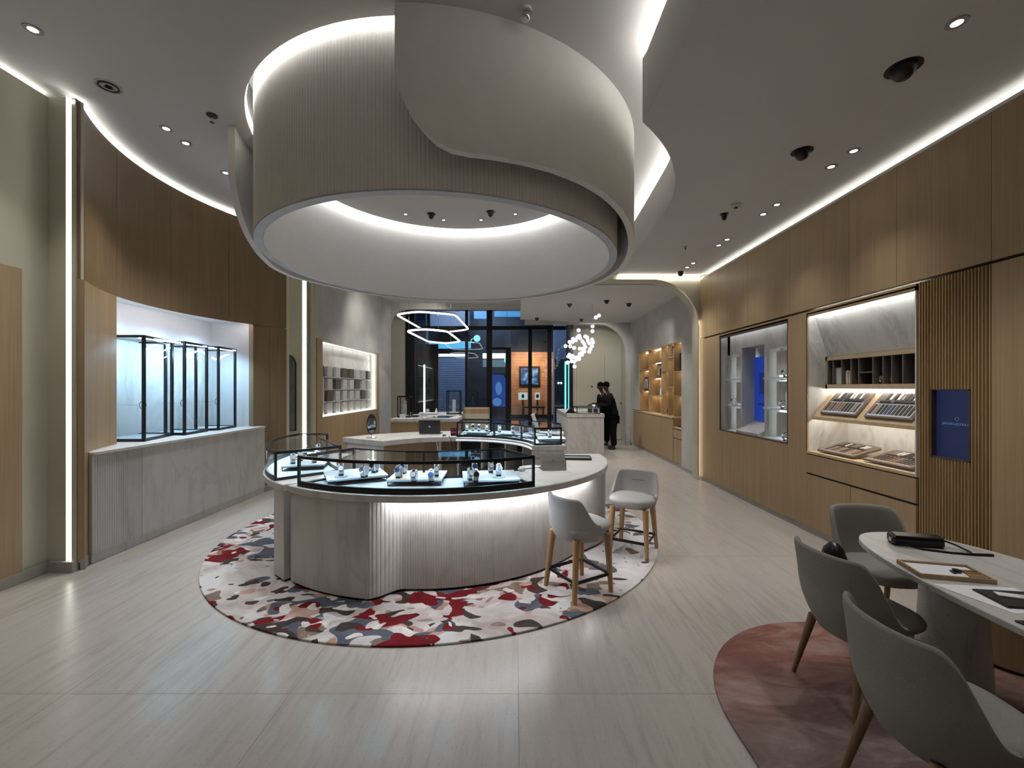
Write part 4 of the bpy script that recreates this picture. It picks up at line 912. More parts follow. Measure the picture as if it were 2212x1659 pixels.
# ================================================================ WATCHES, TRAYS
def cuff_band(r, w_, th, a0=-60, a1=240, n=22):
    vs = []; fs = []
    for i in range(n+1):
        a = R(a0+(a1-a0)*i/n); cy, cz = math.cos(a), math.sin(a)
        for x, rr_ in ((-w_/2, r), (w_/2, r), (w_/2, r+th), (-w_/2, r+th)): vs.append((x, cy*rr_*.8, cz*rr_+r+.01))
    for i in range(n):
        for k in range(4): fs.append((4*i+4+k, 4*i+k, 4*i+(k+1) % 4, 4*i+4+(k+1) % 4)[::-1])
    fs += [(0, 1, 2, 3), (4*n+3, 4*n+2, 4*n+1, 4*n)]; return MB().add(vs, fs)
_W = {}
def watch(loc, rz, label, kind=0, group='watches on white cuffs in the glass cases', plate=False):
    if kind not in _W:
        strap = [M_BLKP, plain('brown_strap', (.12, .06, .035), .6), M_STEEL, plain('blue_strap', (.02, .04, .12), .6), M_STEEL][kind]
        dial = [M_DIAL, M_DIAL, M_DIALB, M_DIALB, M_DIALK][kind]
        b1 = cuff_band(.034, .034, .006); b2 = cuff_band(.040, .018, .0025, -50, 230)
        b3 = MB().cyl((0, 0), .020, 0, .009, 24).xf((0, -.032, .056), rx=R(68)); b4 = MB().cyl((0, 0), .017, .009, .0098, 24).xf((0, -.032, .056), rx=R(68))
        b5 = MB().box(-.016, -.020, 0, .016, .020, .012); _W[kind] = (b1, b2, b3, b4, b5, strap, dial, {})
    b1, b2, b3, b4, b5, strap, dial, mesh = _W[kind]
    t = thing('wristwatch', label, 'watch', loc, rz, group); t.scale = (1.22, 1.22, 1.22)
    for nm, b, m in (('cuff', b1, M_CUFF), ('strap', b2, strap), ('watch_case', b3, M_STEEL), ('dial', b4, dial), ('foot', b5, M_BLKP)):
        if nm == 'dial': t_ = cs_
        else: t_ = t
        if nm in mesh: o = bpy.data.objects.new(nm, mesh[nm]); COL.objects.link(o); o.parent = t_
        else: o = b.build(nm, m, t_, smooth=40); mesh[nm] = o.data
        if nm == 'watch_case': cs_ = o
    return t
def tray(loc, w_, d_, rz, label, cream=None, h=.056):
    t = thing('display_tray', label, 'display tray', loc, rz)
    MB().box(-w_/2, -d_/2, h-.016, w_/2, d_/2, h).build('pad', M_PAD, t, bevel=.002)
    if cream: MB().box(-w_/2, -d_/2, h, -w_/2+cream, d_/2, h+.002).build('cream_pad', M_PADC, t)
    MB().box(-w_/2+.004, -d_/2+.004, h-.022, w_/2-.004, d_/2-.004, h-.016).build('edge_frame', M_BLACK, t)
    for sy in (-1, 1):
        b = MB(); y = sy*(d_/2-.012)
        for sx in (-1, 1):
            x = sx*(w_/2-.01); b.bar((x, y, .004), (x, y, h-.02), .007); b.bar((x, y, .004), (x-sx*.07, y, h-.022), .006)
        b.bar((-w_/2+.01, y, .004), (w_/2-.01, y, .004), .006)
        b.build('wire_foot', M_BLACK, t)
    return t
zt = ZF+.012
def onpad(u, v): p = FL(u, v, zt+.058); return (p[0], p[1], zt+.058)
tray((-1.45, 3.89, zt), .50, .44, R(28), 'white watch tray on black wire feet, left one in the front glass case')
tray((-.855, 3.80, zt), .46, .40, R(2), 'white watch tray with a cream left pad, middle one in the front glass case', .17)
tray((-.22, 3.80, zt), .48, .42, R(8), 'white watch tray on black wire feet, right one in the front glass case')
wl_ = [((737, 1029), 20, 1, 'steel watch on the round plate, leftmost in the front case'), ((787, 1030), -15, 2, 'watch at the front of the left tray in the front case'), ((797, 1016), -10, 0, 'watch behind left on the left tray of the front case'), ((810, 1019), -20, 4, 'watch behind right on the left tray of the front case'),
       ((862, 1031), -8, 2, 'watch at the front of the cream pad in the front case'), ((872, 1022), -8, 3, 'watch at the back of the cream pad in the front case'), ((895, 1040), 0, 0, 'low pale watch in the middle of the middle tray'), ((932, 1040), 5, 2, 'watch at the front right of the middle tray'), ((943, 1027), 8, 1, 'watch at the back right of the middle tray'),
       ((1016, 1036), 18, 0, 'watch at the left side of the right tray in the front case'), ((1027, 1040), 15, 4, 'watch at the front left of the right tray in the front case'), ((1025, 1021), 12, 3, 'watch at the back left of the right tray in the front case'), ((1060, 1019), 12, 0, 'watch at the back middle of the right tray in the front case'), ((1077, 1030), 10, 2, 'watch on the round plate of the right tray in the front case')]
for (u, v), rz, k, lab in wl_:
    p = onpad(u, v+1)
    if 'round plate' in lab:
        pl = thing('round_plate', 'small round white plate on the %s tray of the front case' % ('left' if u < 900 else 'right'), 'plate', p); MB().cyl((0, 0), .052, 0, .012, 32).build('disc', M_PAD, pl, smooth=40); MB().cyl((0, 0), .048, 0.0, .001, 24).build('foot', M_BLACK, pl)
        p = (p[0], p[1], p[2]+.0125)
    watch(p, R(rz), lab, k)
# left case
tray((-2.17, 4.46, zt), .40, .36, R(16), 'white watch tray in the left island case behind the gap'); tray((-2.38, 5.02, zt), .32, .28, R(6), 'white watch tray at the back of the left island case')
for (x, y), k, lab in (((-2.26, 4.36), 0, 'watch at the front left of the near tray in the left case'), ((-2.07, 4.42), 4, 'watch at the front right of the near tray in the left case'), ((-2.27, 4.53), 1, 'watch at the back left of the near tray in the left case'), ((-2.12, 4.57), 2, 'watch at the back right of the near tray in the left case'), ((-2.45, 5.0), 3, 'watch on the back tray in the left case, left one'), ((-2.32, 5.05), 0, 'watch on the back tray in the left case, right one')):
    watch((x, y, zt+.058), R(35), lab, k)
# back case: four trays and nine watches
zb = ZK+.012
for a, lab in ((80, 'leftmost'), (60, 'second from left'), (41, 'third from left'), (20, 'rightmost')):
    x, y = pol(C0, 1.40, a); tray((x, y, zb), .36, .28, R(a-90 if a > 20 else 0), 'white watch tray in the long back case, '+lab)
bw = [(86, 1.34, 0), (82.5, 1.38, 4), (78, 1.34, 2), (73, 1.36, 0), (63, 1.32, 1), (53, 1.33, 2), (47, 1.36, 0), (38, 1.34, 4), (34, 1.30, 2), (20, 1.38, 0)]
od = ['first', 'second', 'third', 'fourth', 'fifth', 'sixth', 'seventh', 'eighth', 'ninth', 'tenth']
for i, (a, r_, k) in enumerate(bw):
    x, y = pol(C0, r_, a); watch((x, y, zb+.058), R(10), od[i]+' watch from the left in the long back case', k)
# things on the island
lp = thing('laptop', 'open dark laptop with a pale dot on its lid on the back desk', 'laptop', (-1.33, 6.72, ZK+.002))
MB().box(-.165, -.02, 0, .165, .21, .014).build('base', M_STEEL, lp, bevel=.003); MB().box(-.165, -.006, 0, .165, .002, .215).xf((0, -.02, .012), rx=R(8)).build('lid', plain('dark_navy', (.007, .009, .02), .35), lp, bevel=.003)
MB().cyl((0, 0), .016, 0, .002, 16).xf((0, -.045, .125), rx=R(98)).build('emblem', M_PAPER, lp)
mr = thing('oval_table_mirror', 'slim oval mirror with dark rim on a round foot at the left of the desk', 'mirror', (-2.08, 6.22, ZK+.002), R(20))
MB().cyl((0, 0), .075, 0, .012, 28).build('foot', M_CHROME, mr)
ov = [(.062*math.cos(TAU*k/28), 0, .20+.145*math.sin(TAU*k/28)) for k in range(28)]
MB().tube(ov, .007, 6, True).build('rim', M_BLACK, mr); MB().plate([(x*.97, z) for x, _, z in ov], 'y', -.003, .003).build('mirror_glass', M_MIRROR, mr); MB().tube([(0, 0, .01), (0, 0, .06)], .006, 8).build('stem', M_CHROME, mr)
rc = thing('red_card_terminal', 'small black and red card holder beside the long back case', 'card holder', (-.93, 6.52, ZK+.002))
MB().box(-.045, -.02, 0, .045, .02, .12).build('body', M_BLKP, rc, bevel=.003); MB().box(-.046, -.022, .045, .046, -.019, .065).build('red_band', plain('deep_red', (.45, .02, .05), .5), rc)
for x in (-.02, .02): MB().box(x-.012, -.0225, .085, x+.012, -.0195, .105).build('label', MATS['deep_red'], rc)
mo = tag(MB().ball((0, 0, .014), .03, 12, (1, 1.5, .5)).xf((-1.06, 6.45, ZK+.002)).build('computer_mouse', M_BLKP, smooth=60), 'small black computer mouse between laptop and card holder', 'computer mouse')
for i, (x0, lab) in enumerate(((-1.22, 'thin white cable hanging from the back desk'), (-1.0, 'dark reddish cable hanging from the back desk'))):
    tag(MB().tube([(x0, 6.50, ZK+.006), (x0+.02, 6.40, ZK+.004), (x0+.05, 6.36, ZK-.03), (x0+.08, 6.36, ZK-.22), (x0+.12, 6.38, ZK-.34)], .005, 6).build('cable', M_PAPER if i == 0 else plain('red_cable', (.08, .02, .015), .5)), lab, 'cable')
ta = thing('tablet_computer', 'silver tablet seen from behind propped on its kickstand on the counter', 'tablet', (.39, 4.42, ZF+.003), R(8))
MB().box(-.13, -.004, 0, .13, .004, .17).xf((0, -.04, .004), rx=R(-24)).build('body', plain('tablet_grey', (.33, .32, .31), .4, metal=.3), ta, bevel=.002)
MB().box(-.125, -.002, 0, .125, .002, .10).xf((0, -.085, .0), rx=R(-5)).build('kickstand', MATS['tablet_grey'], ta); MB().cyl((0, 0), .012, 0, .002, 14).xf((0, -.0235, .085), rx=R(66)).build('emblem', M_DARK, ta)
MB().box(-.125, -.03, .0, .125, .10, .006).build('keyboard', M_BLKP, ta)
bt = thing('black_tray', 'flat black leather tray on the right end of the island top', 'tray', (.74, 5.07, ZF+.003), R(-6))
MB().box(-.16, -.11, 0, .16, .11, .012).build('base', M_BLKP, bt, bevel=.003)
for a_ in ((-.16, -.11, .16, -.10), (-.16, .10, .16, .11), (-.16, -.10, -.15, .10), (.15, -.10, .16, .10)): MB().box(a_[0], a_[1], .012, a_[2], a_[3], .024).build('rim', M_BLKP, bt)
MB().box(-.148, -.098, .012, .148, .098, .014).build('liner', plain('grey_liner', (.22, .22, .23), .8), bt)
ms = tag(MB().ball((0, 0, .012), .03, 12, (1, 1.8, .45)).xf((.07, 4.32, ZF+.014), rz=R(-40)).build('price_scanner', M_PAD, smooth=60), 'small pale hand scanner lying behind the right tray in the case', 'scanner')
lf2 = thing('paper_pile', 'small pile of white leaflets on the counter behind the tablet', 'papers', (.16, 4.52, ZF+.003), R(20)); 
for i in range(3): MB().box(-.10, -.06, i*.003, .10, .06, i*.003+.0028).xf((0, 0, 0), rz=R(7*i)).build('leaflet', M_PAPER, lf2)
# ================================================================ RIGHT WALL: WATCH NICHE
na = thing('watch_wall_niche', 'white marble wall niche with backlit shelves and a central blue screen', 'display niche', (XR, 6.315, .985))
Y0, Y1 = 5.41-6.315, 7.22-6.315; TH = 2.575-.985
def nx(u, x=XR+.10): return x*F/(u-CX)-6.315
b = MB(); fxx = .14
ya_, yb_, yc_, yd_ = 7.14-6.315, 6.81-6.315, 6.77-6.315, 6.16-6.315; ye_, yf_ = 6.09-6.315, 5.50-6.315
zt_ = 2.245-.985; zm_ = 2.33-.985
MB().box(fxx, yc_, 0, fxx+.02, yb_, TH).box(fxx, Y0, zt_, fxx+.02, ye_, TH).box(fxx, yd_, zm_, fxx+.02, yc_, TH).box(fxx, yb_, zt_, fxx+.02, Y1, TH).box(fxx, ye_, 0, fxx+.02, yd_, TH).box(fxx, ya_, 0, fxx+.02, Y1, TH).build('marble_front', M_MARBLE, na)
MB().box(0, Y0, TH-.05, .02, Y1, TH).box(0, Y0, 0, .02, Y0+.02, TH).box(0, Y1-.02, 0, .02, Y1, TH).box(0, Y0, 0, .02, Y1, .02).box(0, Y0, TH-.02, .02, Y1, TH).build('bronze_frame', M_LEGD, na)
MB().box(.02, Y0, -.01, .40, Y1, 0.0).box(.02, Y0-.01, 0, .40, Y0, TH).box(.02, Y1, 0, .40, Y1+.01, TH).box(.40, Y0, 0, .42, Y1, TH).box(.02, Y0, TH, .40, Y1, TH+.01).build('lining', M_MARBLE, na)
MB().box(fxx+.02, yc_, 0, .36, yc_+.015, zm_).box(fxx+.02, yd_-.015, 0, .36, yd_, zm_).box(fxx+.02, yd_, zm_, .36, yc_, zm_+.015).build('recess_lining', M_GREYP, na)
MB().add([(.05, yd_, .0), (.05, yc_, .0), (.05, yc_, .05), (.05, yd_, .05), (.36, yd_, 0), (.36, yc_, 0), (.36, yc_, .20), (.36, yd_, .20)], [(0, 3, 2, 1), (4, 5, 6, 7), (3, 7, 6, 2), (0, 1, 5, 4), (1, 2, 6, 5), (0, 4, 7, 3)]).build('sloping_sill', M_MARBLE, na)
MB().box(.33, yd_, .20, .345, yc_-.02, zm_-.15).build('blue_screen', emis('blue_screen', (.010, .045, .34), .7), na)
MB().box(.325, yc_-.30, .62, .33, yc_-.16, .95).box(.325, yc_-.30, .45, .33, yc_-.12, .48).build('screen_graphic', emis('blue_dark', (.01, .025, .15), .6), na)
for (p, q_) in ((ya_, yb_), (ye_, yf_-.02)):
    n = 3; hs = zt_/3
    for i in range(3):
        z0_ = hs*i+.03; z1_ = hs*(i+1)-.02; ym = (p+q_)/2; hw = abs(p-q_)/2-.035
        rows = [[(fxx+.14-.10*math.cos(PI*(k/12-.5)), ym+hw*math.sin(PI*(k/12-.5)), z_) for k in range(13)] for z_ in (z0_+.02, z1_-.015)]
        MB().grid(rows).build('curved_back', M_MARBLE, na, smooth=40)
        MB().box(fxx+.17, p-.01, z0_, fxx+.18, q_+.01, z1_).build('led_panel', emis('niche_led', (.88, .95, 1), 1.6) if 'niche_led' not in MATS else MATS['niche_led'], na)
        MB().box(fxx-.06, min(p, q_), hs*i+.003, fxx+.16, max(p, q_), hs*i+.02).build('glass_shelf', M_PAD, na)
MB().box(.04, Y0+.03, TH-.022, .07, Y1-.03, TH-.006).build('led_strip', emis('niche_fill_strip', (.92, .95, 1), 3.2), na)  # strip added to brighten the marble front, hidden behind the frame
for (y, z, lab, k) in ((6.95, .42+.02, 'watch on the middle left shelf of the niche', 2), (5.68, .42+.02, 'watch on the middle right shelf of the niche', 0), (5.62, .02, 'watch on the lowest right shelf of the niche', 1), (5.62, .84+.02, 'watch on the top right shelf of the niche', 4)):
    watch((XR+.11, y, .985+z), R(-90), lab, k, 'watches in the wall niche')
for (y, z, h_, lab) in ((5.56, .425, .22, 'white stand on the middle right niche shelf'), (5.53, .005, .30, 'white stepped stand on the lowest right niche shelf'), (5.52, .845, .28, 'white stand on the top right niche shelf'), (6.87, .425, .10, 'tiny white stand on the middle left niche shelf')):
    st = thing('display_stand', lab, 'stand', (XR+.09, y, .985+z+.016)); MB().box(-.03, -.03, 0, .03, .03, .012).build('foot', M_PAPER, st); MB().box(-.012, -.02, .012, .012, .02, h_).build('upright', M_PAPER, st)
# ================================================================ RIGHT WALL: STRAP DISPLAY
nbk = thing('strap_display_niche', 'tall lit oak wall niche with tilted shelves, cubby row and drawers', 'display cabinet', (XR, 4.37, .93))
A0, A1 = 3.68-4.37, 5.065-4.37; HH = 2.575-.93
W_L = wood('pale_oak', (.50, .37, .22), (.62, .47, .30))
MB().box(0, A0, -.0, .50, A0+.012, HH).box(0, A1-.012, 0, .50, A1, HH).box(.48, A0, 0, .50, A1, 1.2).build('marble_lining', M_MARBLE_W, nbk)
MB().add([(.085, A0+.012, HH-.01), (.085, A1-.012, HH-.01), (.24, A1-.012, 1.14), (.24, A0+.012, 1.14), (.125, A0+.012, HH), (.125, A1-.012, HH), (.28, A1-.012, 1.14), (.28, A0+.012, 1.14)], [(0, 1, 2, 3), (7, 6, 5, 4), (0, 4, 5, 1), (1, 5, 6, 2), (3, 2, 6, 7), (0, 3, 7, 4)]).build('sloping_marble', M_MARBLE_W, nbk)
MB().box(.0, A0+.012, 0, .48, A1-.012, .028).build('bottom_shelf', W_L, nbk)
MB().box(0.0, A1-.016, .028, .02, A1, HH).box(0, A0, HH-.012, .03, A1, HH).build('oak_edge', W_L, nbk)
# cubby box with compartments
zc0, zc1 = .76, 1.135
MB().box(.215, A0+.012, zc0, .48, A1-.012, zc0+.05).box(.215, A0+.012, zc1-.045, .48, A1-.012, zc1).box(.215, A1-.04, zc0, .48, A1-.012, zc1).box(.44, A0+.012, zc0, .48, A1-.012, zc1).build('cubby_box', W_L, nbk)
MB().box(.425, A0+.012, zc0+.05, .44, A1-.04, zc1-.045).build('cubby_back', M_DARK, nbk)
div = [.655, .57, .44, .305, .20, .02, -.10, -.20, -.32, -.45, -.58]
M_CUB = plain('taupe_divider', (.14, .12, .11), .6)
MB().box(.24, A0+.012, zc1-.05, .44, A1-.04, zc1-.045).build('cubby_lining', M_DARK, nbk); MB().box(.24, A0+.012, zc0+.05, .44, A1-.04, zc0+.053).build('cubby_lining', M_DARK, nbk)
for d_ in div: MB().box(.22, d_-.006, zc0+.05, .43, d_+.006, zc1-.045).build('cubby_divider', M_CUB, nbk)
MB().box(.22, .02, zc0+.17, .43, .20, zc0+.18).build('cubby_shelf', M_CUB, nbk)
for i, y in enumerate((.41, .39, .365, .345, .325)): MB().box(.25, y-.006, zc0+.052, .262, y+.006, zc0+.20+.01*(i % 2)).build('sample_strip', M_PADC, nbk)
MB().box(.25, .46, zc0+.052, .27, .56, zc0+.24).build('sample_board', M_GREYP, nbk)
for i, y in enumerate((.61, -.02, -.05, -.15)): MB().ball((.28, y, zc0+.10), .03, 10, (1, .6, 1.4)).build('sample_piece', M_CHROME if i % 2 else M_LEGD, nbk)
# tilted upper shelf
MB().add([(.06, A0+.012, .40), (.06, A1-.012, .40), (.34, A1-.012, .74), (.34, A0+.012, .74), (.06, A0+.012, .435), (.06, A1-.012, .435), (.31, A1-.012, .745), (.31, A0+.012, .745)], [(0, 1, 2, 3)[::-1], (4, 5, 6, 7), (0, 4, 7, 3)[::-1], (1, 2, 6, 5)[::-1], (0, 1, 5, 4), (3, 7, 6, 2)]).build('tilted_shelf', W_L, nbk)
LNW = emis('led_niche_w', (1, .97, .90), 26)
MB().box(.26, A0+.03, zc0-.014, .275, A1-.03, zc0-.002).build('led_strip', LNW, nbk); MB().box(.14, A0+.03, .465, .16, A1-.03, .477).build('led_strip', LNW, nbk); MB().box(.032, A0+.03, HH-.012, .05, A1-.03, HH-.001).build('led_strip', emis('led_niche_t', (.93, .97, 1), 22), nbk)
MB().box(.0, A0, HH-.036, .02, A1, HH+.002).build('oak_lip', M_WOOD, nbk)
# drawers and doors below
MB().box(0, A0+.002, -.225, .02, A1-.002, -.012).build('drawer', M_WOOD, nbk)
dd = [MB().box(0, 4.403-4.37, -.858, .02, A1-.002, -.245).build('door', M_WOOD, nbk), MB().box(0, A0+.002, -.858, .02, 4.397-4.37, -.245).build('door', M_WOOD, nbk)]
MB().box(.02, A0, -.86, .05, A1, 0).build('carcass', M_DARK, nbk)
def strap_board(loc, rz, tilt, label, tone, seed):
    t = thing('strap_board', label, 'display board', loc); t.rotation_euler = (0, tilt, 0)
    MB().prism([(-.17, -.26), (.14, -.26), (.17, -.22), (.17, .22), (.14, .26), (-.17, .26)], 0, .022).build('board', plain('board_brown', (.16, .12, .10), .6) if 'board_brown' not in MATS else MATS['board_brown'], t, bevel=.005)
    MB().box(-.15, -.235, .022, .0, .235, .024).build('lower_pad', M_PAD if tone else plain('board_pad', (.34, .28, .25), .7) if 'board_pad' not in MATS else M_PAD if tone else MATS['board_pad'], t)
    rnd = random.Random(seed)
    cols = [(.04, .025, .02), (.10, .05, .03), (.02, .02, .025), (.22, .12, .07), (.30, .22, .16), (.05, .06, .10)]
    for i in range(11):
        y = -.21+.042*i; c = rnd.choice(cols); nm = 'strap_%.2f' % c[0]
        m = MATS.get(nm) or plain(nm, c, .55)
        MB().box(-.13, y-.013, .024, -.012, y+.013, .030).build('strap', m, t)
    for i in range(9):
        y = -.19+.042*i; MB().box(.05, y-.012, .022, .13, y+.012, .027).build('short_strap', rnd.choice([M_STEEL, M_CUFF, MATS.get('strap_0.02', M_BLKP)]), t)
    MB().box(.012, -.2, .022, .035, .2, .028).build('holder_bar', M_DARK, t); MB().cyl((0, 0), .018, .028, .034, 14).xf((.025, .05, 0)).build('watch_head', M_CHROME, t)
    return t
# local +x points into the wall; tilt raises the inner edge
strap_board((XR+.19, 4.68, .93+.60), 0, -R(50), 'strap sample board on the tilted shelf, left one', 1, 1)
strap_board((XR+.19, 4.06, .93+.60), 0, -R(50), 'strap sample board on the tilted shelf, right one', 1, 2)
strap_board((XR+.22, 4.70, .93+.085), 0, -R(15), 'strap sample board on the bottom shelf of the niche, left one', 0, 3)
strap_board((XR+.22, 4.05, .93+.085), 0, -R(15), 'strap sample board on the bottom shelf of the niche, right one', 0, 4)
# sunk wall screen
sc_ = thing('wall_screen', 'dark blue portrait screen sunk into the fluted oak slats', 'screen', (XR, 3.40, 1.41))
MB().box(0, -.155, -.28, .05, -.145, .28).box(0, .145, -.28, .05, .155, .28).box(0, -.155, -.28, .05, .155, -.27).box(0, -.155, .27, .05, .155, .28).build('frame', M_LEGD, sc_)
MB().box(.042, -.145, -.27, .05, .145, .27).build('display', emis('screen_navy', (.018, .030, .11), .42), sc_)
lt = emis('screen_letters', (.10, .16, .32), .7)
lettering('JAEGER-LECOULTRE', .026, lt, sc_, (.0405, -.02, -.005), (PI/2, 0, -PI/2), ext=.0008)
MB().tube([(.04, -.02+.014*math.sin(TAU*k/16), .045+.014*math.cos(TAU*k/16)) for k in range(16)], .0015, 4, True).build('emblem', lt, sc_)
# ================================================================ ENTRANCE ROOM FURNITURE
su = thing('oak_shelf_unit', 'tall lit oak shelf unit with irregular compartments in the right wall recess', 'shelf unit', (3.48, 10.77, 0))
ys = [8.95-10.77, 9.42-10.77, 9.78-10.77, 10.22-10.77, 11.2-10.77, 12.0-10.77]
MB().box(.30, ys[0], 0, .32, 12.6-10.77, 2.69).build('back_panel', W_L, su)
for y in ys[1:]: MB().box(.02, y-.012, 1.07, .30, y+.012, 2.68).build('upright', M_WOOD, su)
MB().box(0.0, 12.0-10.77, 1.07, .02, 12.59-10.77, 2.69).build('side_panel', M_GREYP, su)
LW = emis('shelf_led', (1, .80, .52), 14)
lv = [[1.52, 2.05], [1.72, 2.38], [1.62, 2.1], [1.50, 1.95, 2.35], [1.62, 2.18]]
for i in range(5):
    a_, b_ = ys[i]+.012, ys[i+1]-.012
    for z in lv[i]+[2.68]:
        if z < 2.6: MB().box(.02, a_, z-.012, .30, b_, z+.012).build('shelf', M_WOOD, su)
        MB().box(.20, a_+.02, z-.022, .22, b_-.02, z-.014).build('led_strip', LW, su)
MB().box(0.0, 9.42-10.77, .10, .02, 10.9-10.77, 1.03).box(.02, 9.42-10.77, .1, .3, 9.43-10.77, 1.03).build('cupboard_door', M_WOOD, su); MB().box(0, 10.904-10.77, .10, .02, 12.58-10.77, 1.03).build('cupboard_door', M_WOOD, su)
MB().box(-.01, 9.42-10.77, 1.03, .30, 12.58-10.77, 1.055).build('cupboard_top', W_L, su)
MB().box(0.0, 8.97-10.77, .10, .02, 9.40-10.77, .60).build('drawer', M_WOOD, su); MB().box(0.0, 8.97-10.77, .615, .02, 9.40-10.77, .80).build('drawer', M_WOOD, su)
MB().box(0, 8.97-10.77, .82, .30, 9.41-10.77, .85).build('drawer_top', W_L, su); MB().box(.02, ys[0], 0, .3, 12.58-10.77, .1).build('plinth', M_BASE, su)
def small(nm, lab, cat, loc, mb, mat, extra=()):
    t = thing(nm, lab, cat, loc); mb.build('body', mat, t, bevel=.003)
    for e_, b_, m_ in extra: b_.build(e_, m_, t)
    return t
small('framed_photo', 'framed black and white photo on the lit shelf unit', 'picture', (3.62, 10.6, 1.962), MB().box(-.01, -.22, 0, .01, .22, .34), M_BLKP, (('print', MB().box(-.014, -.15, .05, -.011, .17, .30), M_GREYP), ('figure', MB().box(-.017, -.06, .06, -.0145, .06, .22), M_DARK)))
small('framed_photo', 'small framed photo on the leftmost shelf of the shelf unit', 'picture', (3.62, 11.75, 1.634), MB().box(-.01, -.16, 0, .01, .16, .36), M_BLKP, (('print', MB().box(-.014, -.12, .05, -.011, .12, .31), M_PAPER), ('figure', MB().box(-.017, -.03, .06, -.0145, .05, .26), M_BLKP)))
small('white_vase', 'white rounded vase on an upper shelf of the shelf unit', 'vase', (3.62, 10.4, 2.362), MB().lathe([(.05, 0), (.075, .06), (.07, .14), (.03, .20), (.025, .25)], 20), M_PAPER)
small('dark_sculpture', 'dark red and black box sculpture on the right top shelf', 'sculpture', (3.62, 9.2, 2.062), MB().box(-.05, -.14, 0, .05, .14, .03), M_BLKP, (('upright', MB().box(-.03, -.12, .03, .03, -.08, .40), M_BLKP), ('upright', MB().box(-.03, .06, .03, .03, .12, .40), M_BLKP), ('centre', MB().box(-.02, -.05, .03, .02, .04, .36), MATS['alarm_red'])))
small('black_books', 'row of dark books on the narrow top shelf', 'books', (3.62, 9.60, 2.392), MB().box(-.06, -.05, 0, .06, .0, .22), M_DARK, (('cover', MB().box(-.065, .005, 0, .06, .04, .20), M_GREYP), ('cover', MB().box(-.065, .045, 0, .06, .07, .24), MATS['alarm_red'])))
small('glass_bottles', 'pale glassware on the middle shelf of the shelf unit', 'glassware', (3.60, 10.5, 1.512), MB().lathe([(.035, 0), (.035, .14), (.015, .20), (.015, .26)], 16), M_PAPER, (('second_bottle', MB().lathe([(.03, 0), (.03, .12), (.012, .16), (.012, .22)], 16, (0, .12)), M_CHROME), ('third_bottle', MB().lathe([(.03, 0), (.03, .10), (.012, .14), (.012, .19)], 16, (0, -.12)), M_PAPER)))
small('black_horn', 'small black curved ornament on the cupboard top', 'ornament', (3.60, 10.05, 1.056), MB().tube([(0, 0, 0), (0, .03, .08), (0, 0, .20)], [.03, .022, .004], 10), M_BLKP)
small('dark_figurines', 'dark small figurine on the low right shelf', 'figurine', (3.60, 9.2, .851), MB().lathe([(.04, 0), (.02, .05), (.03, .12), (.01, .2)], 14), M_DARK, (('dish', MB().cyl((0, .12), .05, 0, .02, 16), M_BLKP),))
# long podium counter at the right of the entrance room
pd = thing('marble_podium_counter', 'tall marble podium counter with a glass display top beside the two people', 'counter', (1.77, 10.7, 0))
MB().box(-.46, 0, 0, .46, 2.6, .95).build('body', M_MARBLE, pd); MB().box(-.47, -.01, .96, .47, 2.62, 1.05).build('counter_top', M_MARBLE, pd); MB().box(-.44, .02, .95, .44, 2.58, .96).build('shadow_gap', M_BASE, pd)
MB().box(-.475, .05, .62, -.461, 2.6, .94).build('lit_tone_side', plain('pale_side', (.72, .70, .66), .5), pd)  # brightness of the lit side put into a paler colour; nothing glows
pc = thing('podium_glass_case', 'low black framed glass case with rows of white boxes on the podium counter', 'glass display case', (1.84, 10.80, 1.05))
f = MB()
for x in (-.28, .30):
    for y in (-.05, .6): f.box(x-.01, y-.01, 0, x+.01, y+.01, .17)
for z in (.008, .162):
    for a_, b_ in (((-.28, -.05), (.30, -.05)), ((.30, -.05), (.30, .6)), ((.30, .6), (-.28, .6)), ((-.28, .6), (-.28, -.05))): f.bar((*a_, z), (*b_, z), .018)
f.build('frame', M_BLACK, pc)
MB().box(-.27, -.045, .02, .29, -.043, .15).build('front_glass', M_GLASS, pc)
for i in range(6): MB().box(-.22+(i % 3)*.07, .05, .02+.07*(i//3), -.18+(i % 3)*.07, .09, .06+.07*(i//3)).build('white_box', M_PAPER, pc)
MB().box(.02, .05, .02, .12, .12, .13).build('dark_box', M_LEGD, pc); MB().box(.16, .05, .02, .26, .10, .12).build('blue_box', M_DIALB, pc)
tn = thing('tent_sign', 'black triangular tent card on the left end of the podium counter', 'sign', (1.42, 10.85, 1.05)); MB().plate([(-.14, 0), (.14, 0), (0, .16)], 'y', -.05, .05).build('card', M_BLKP, tn); MB().box(-.12, -.10, 0, .12, .12, .008).build('base', M_PAPER, tn)
# left display counters by the window
lk = thing('oak_display_counter', 'oak fronted display counter with glass top at the left of the window', 'counter', (-2.1, 9.72, 0))
MB().box(-.72, 0, .06, .78, .9, .93).build('body', M_WOOD, lk); MB().prism([(-.73, -.01), (.79, -.01), (.79, 1.0), (.66, 1.2), (.66, 2.9), (-.1, 2.9), (-.73, 1.2)], .93, 1.0).build('counter_top', M_MARBLE_W, lk, bevel=.003)
MB().box(-.5, .91, .06, .62, 2.8, .93).build('rear_body', M_WOOD, lk); MB().box(-.70, .02, 0, .76, .88, .06).build('plinth', M_BLACK, lk)
MB().prism([(-.1, .25), (.55, .25), (.64, 1.1), (.2, 1.1)], 1.0, 1.003).build('glass_inset', plain('dark_inset', (.05, .07, .10), .08), lk); MB().prism([(-.60, .5), (-.25, .5), (-.1, 1.3), (-.5, 1.3)], 1.0, 1.003).build('glass_inset', MATS['dark_inset'], lk)
tc_ = thing('tan_curved_bench', 'low curved tan counter end beside the window mullion', 'counter', (-.98, 11.2, 0))
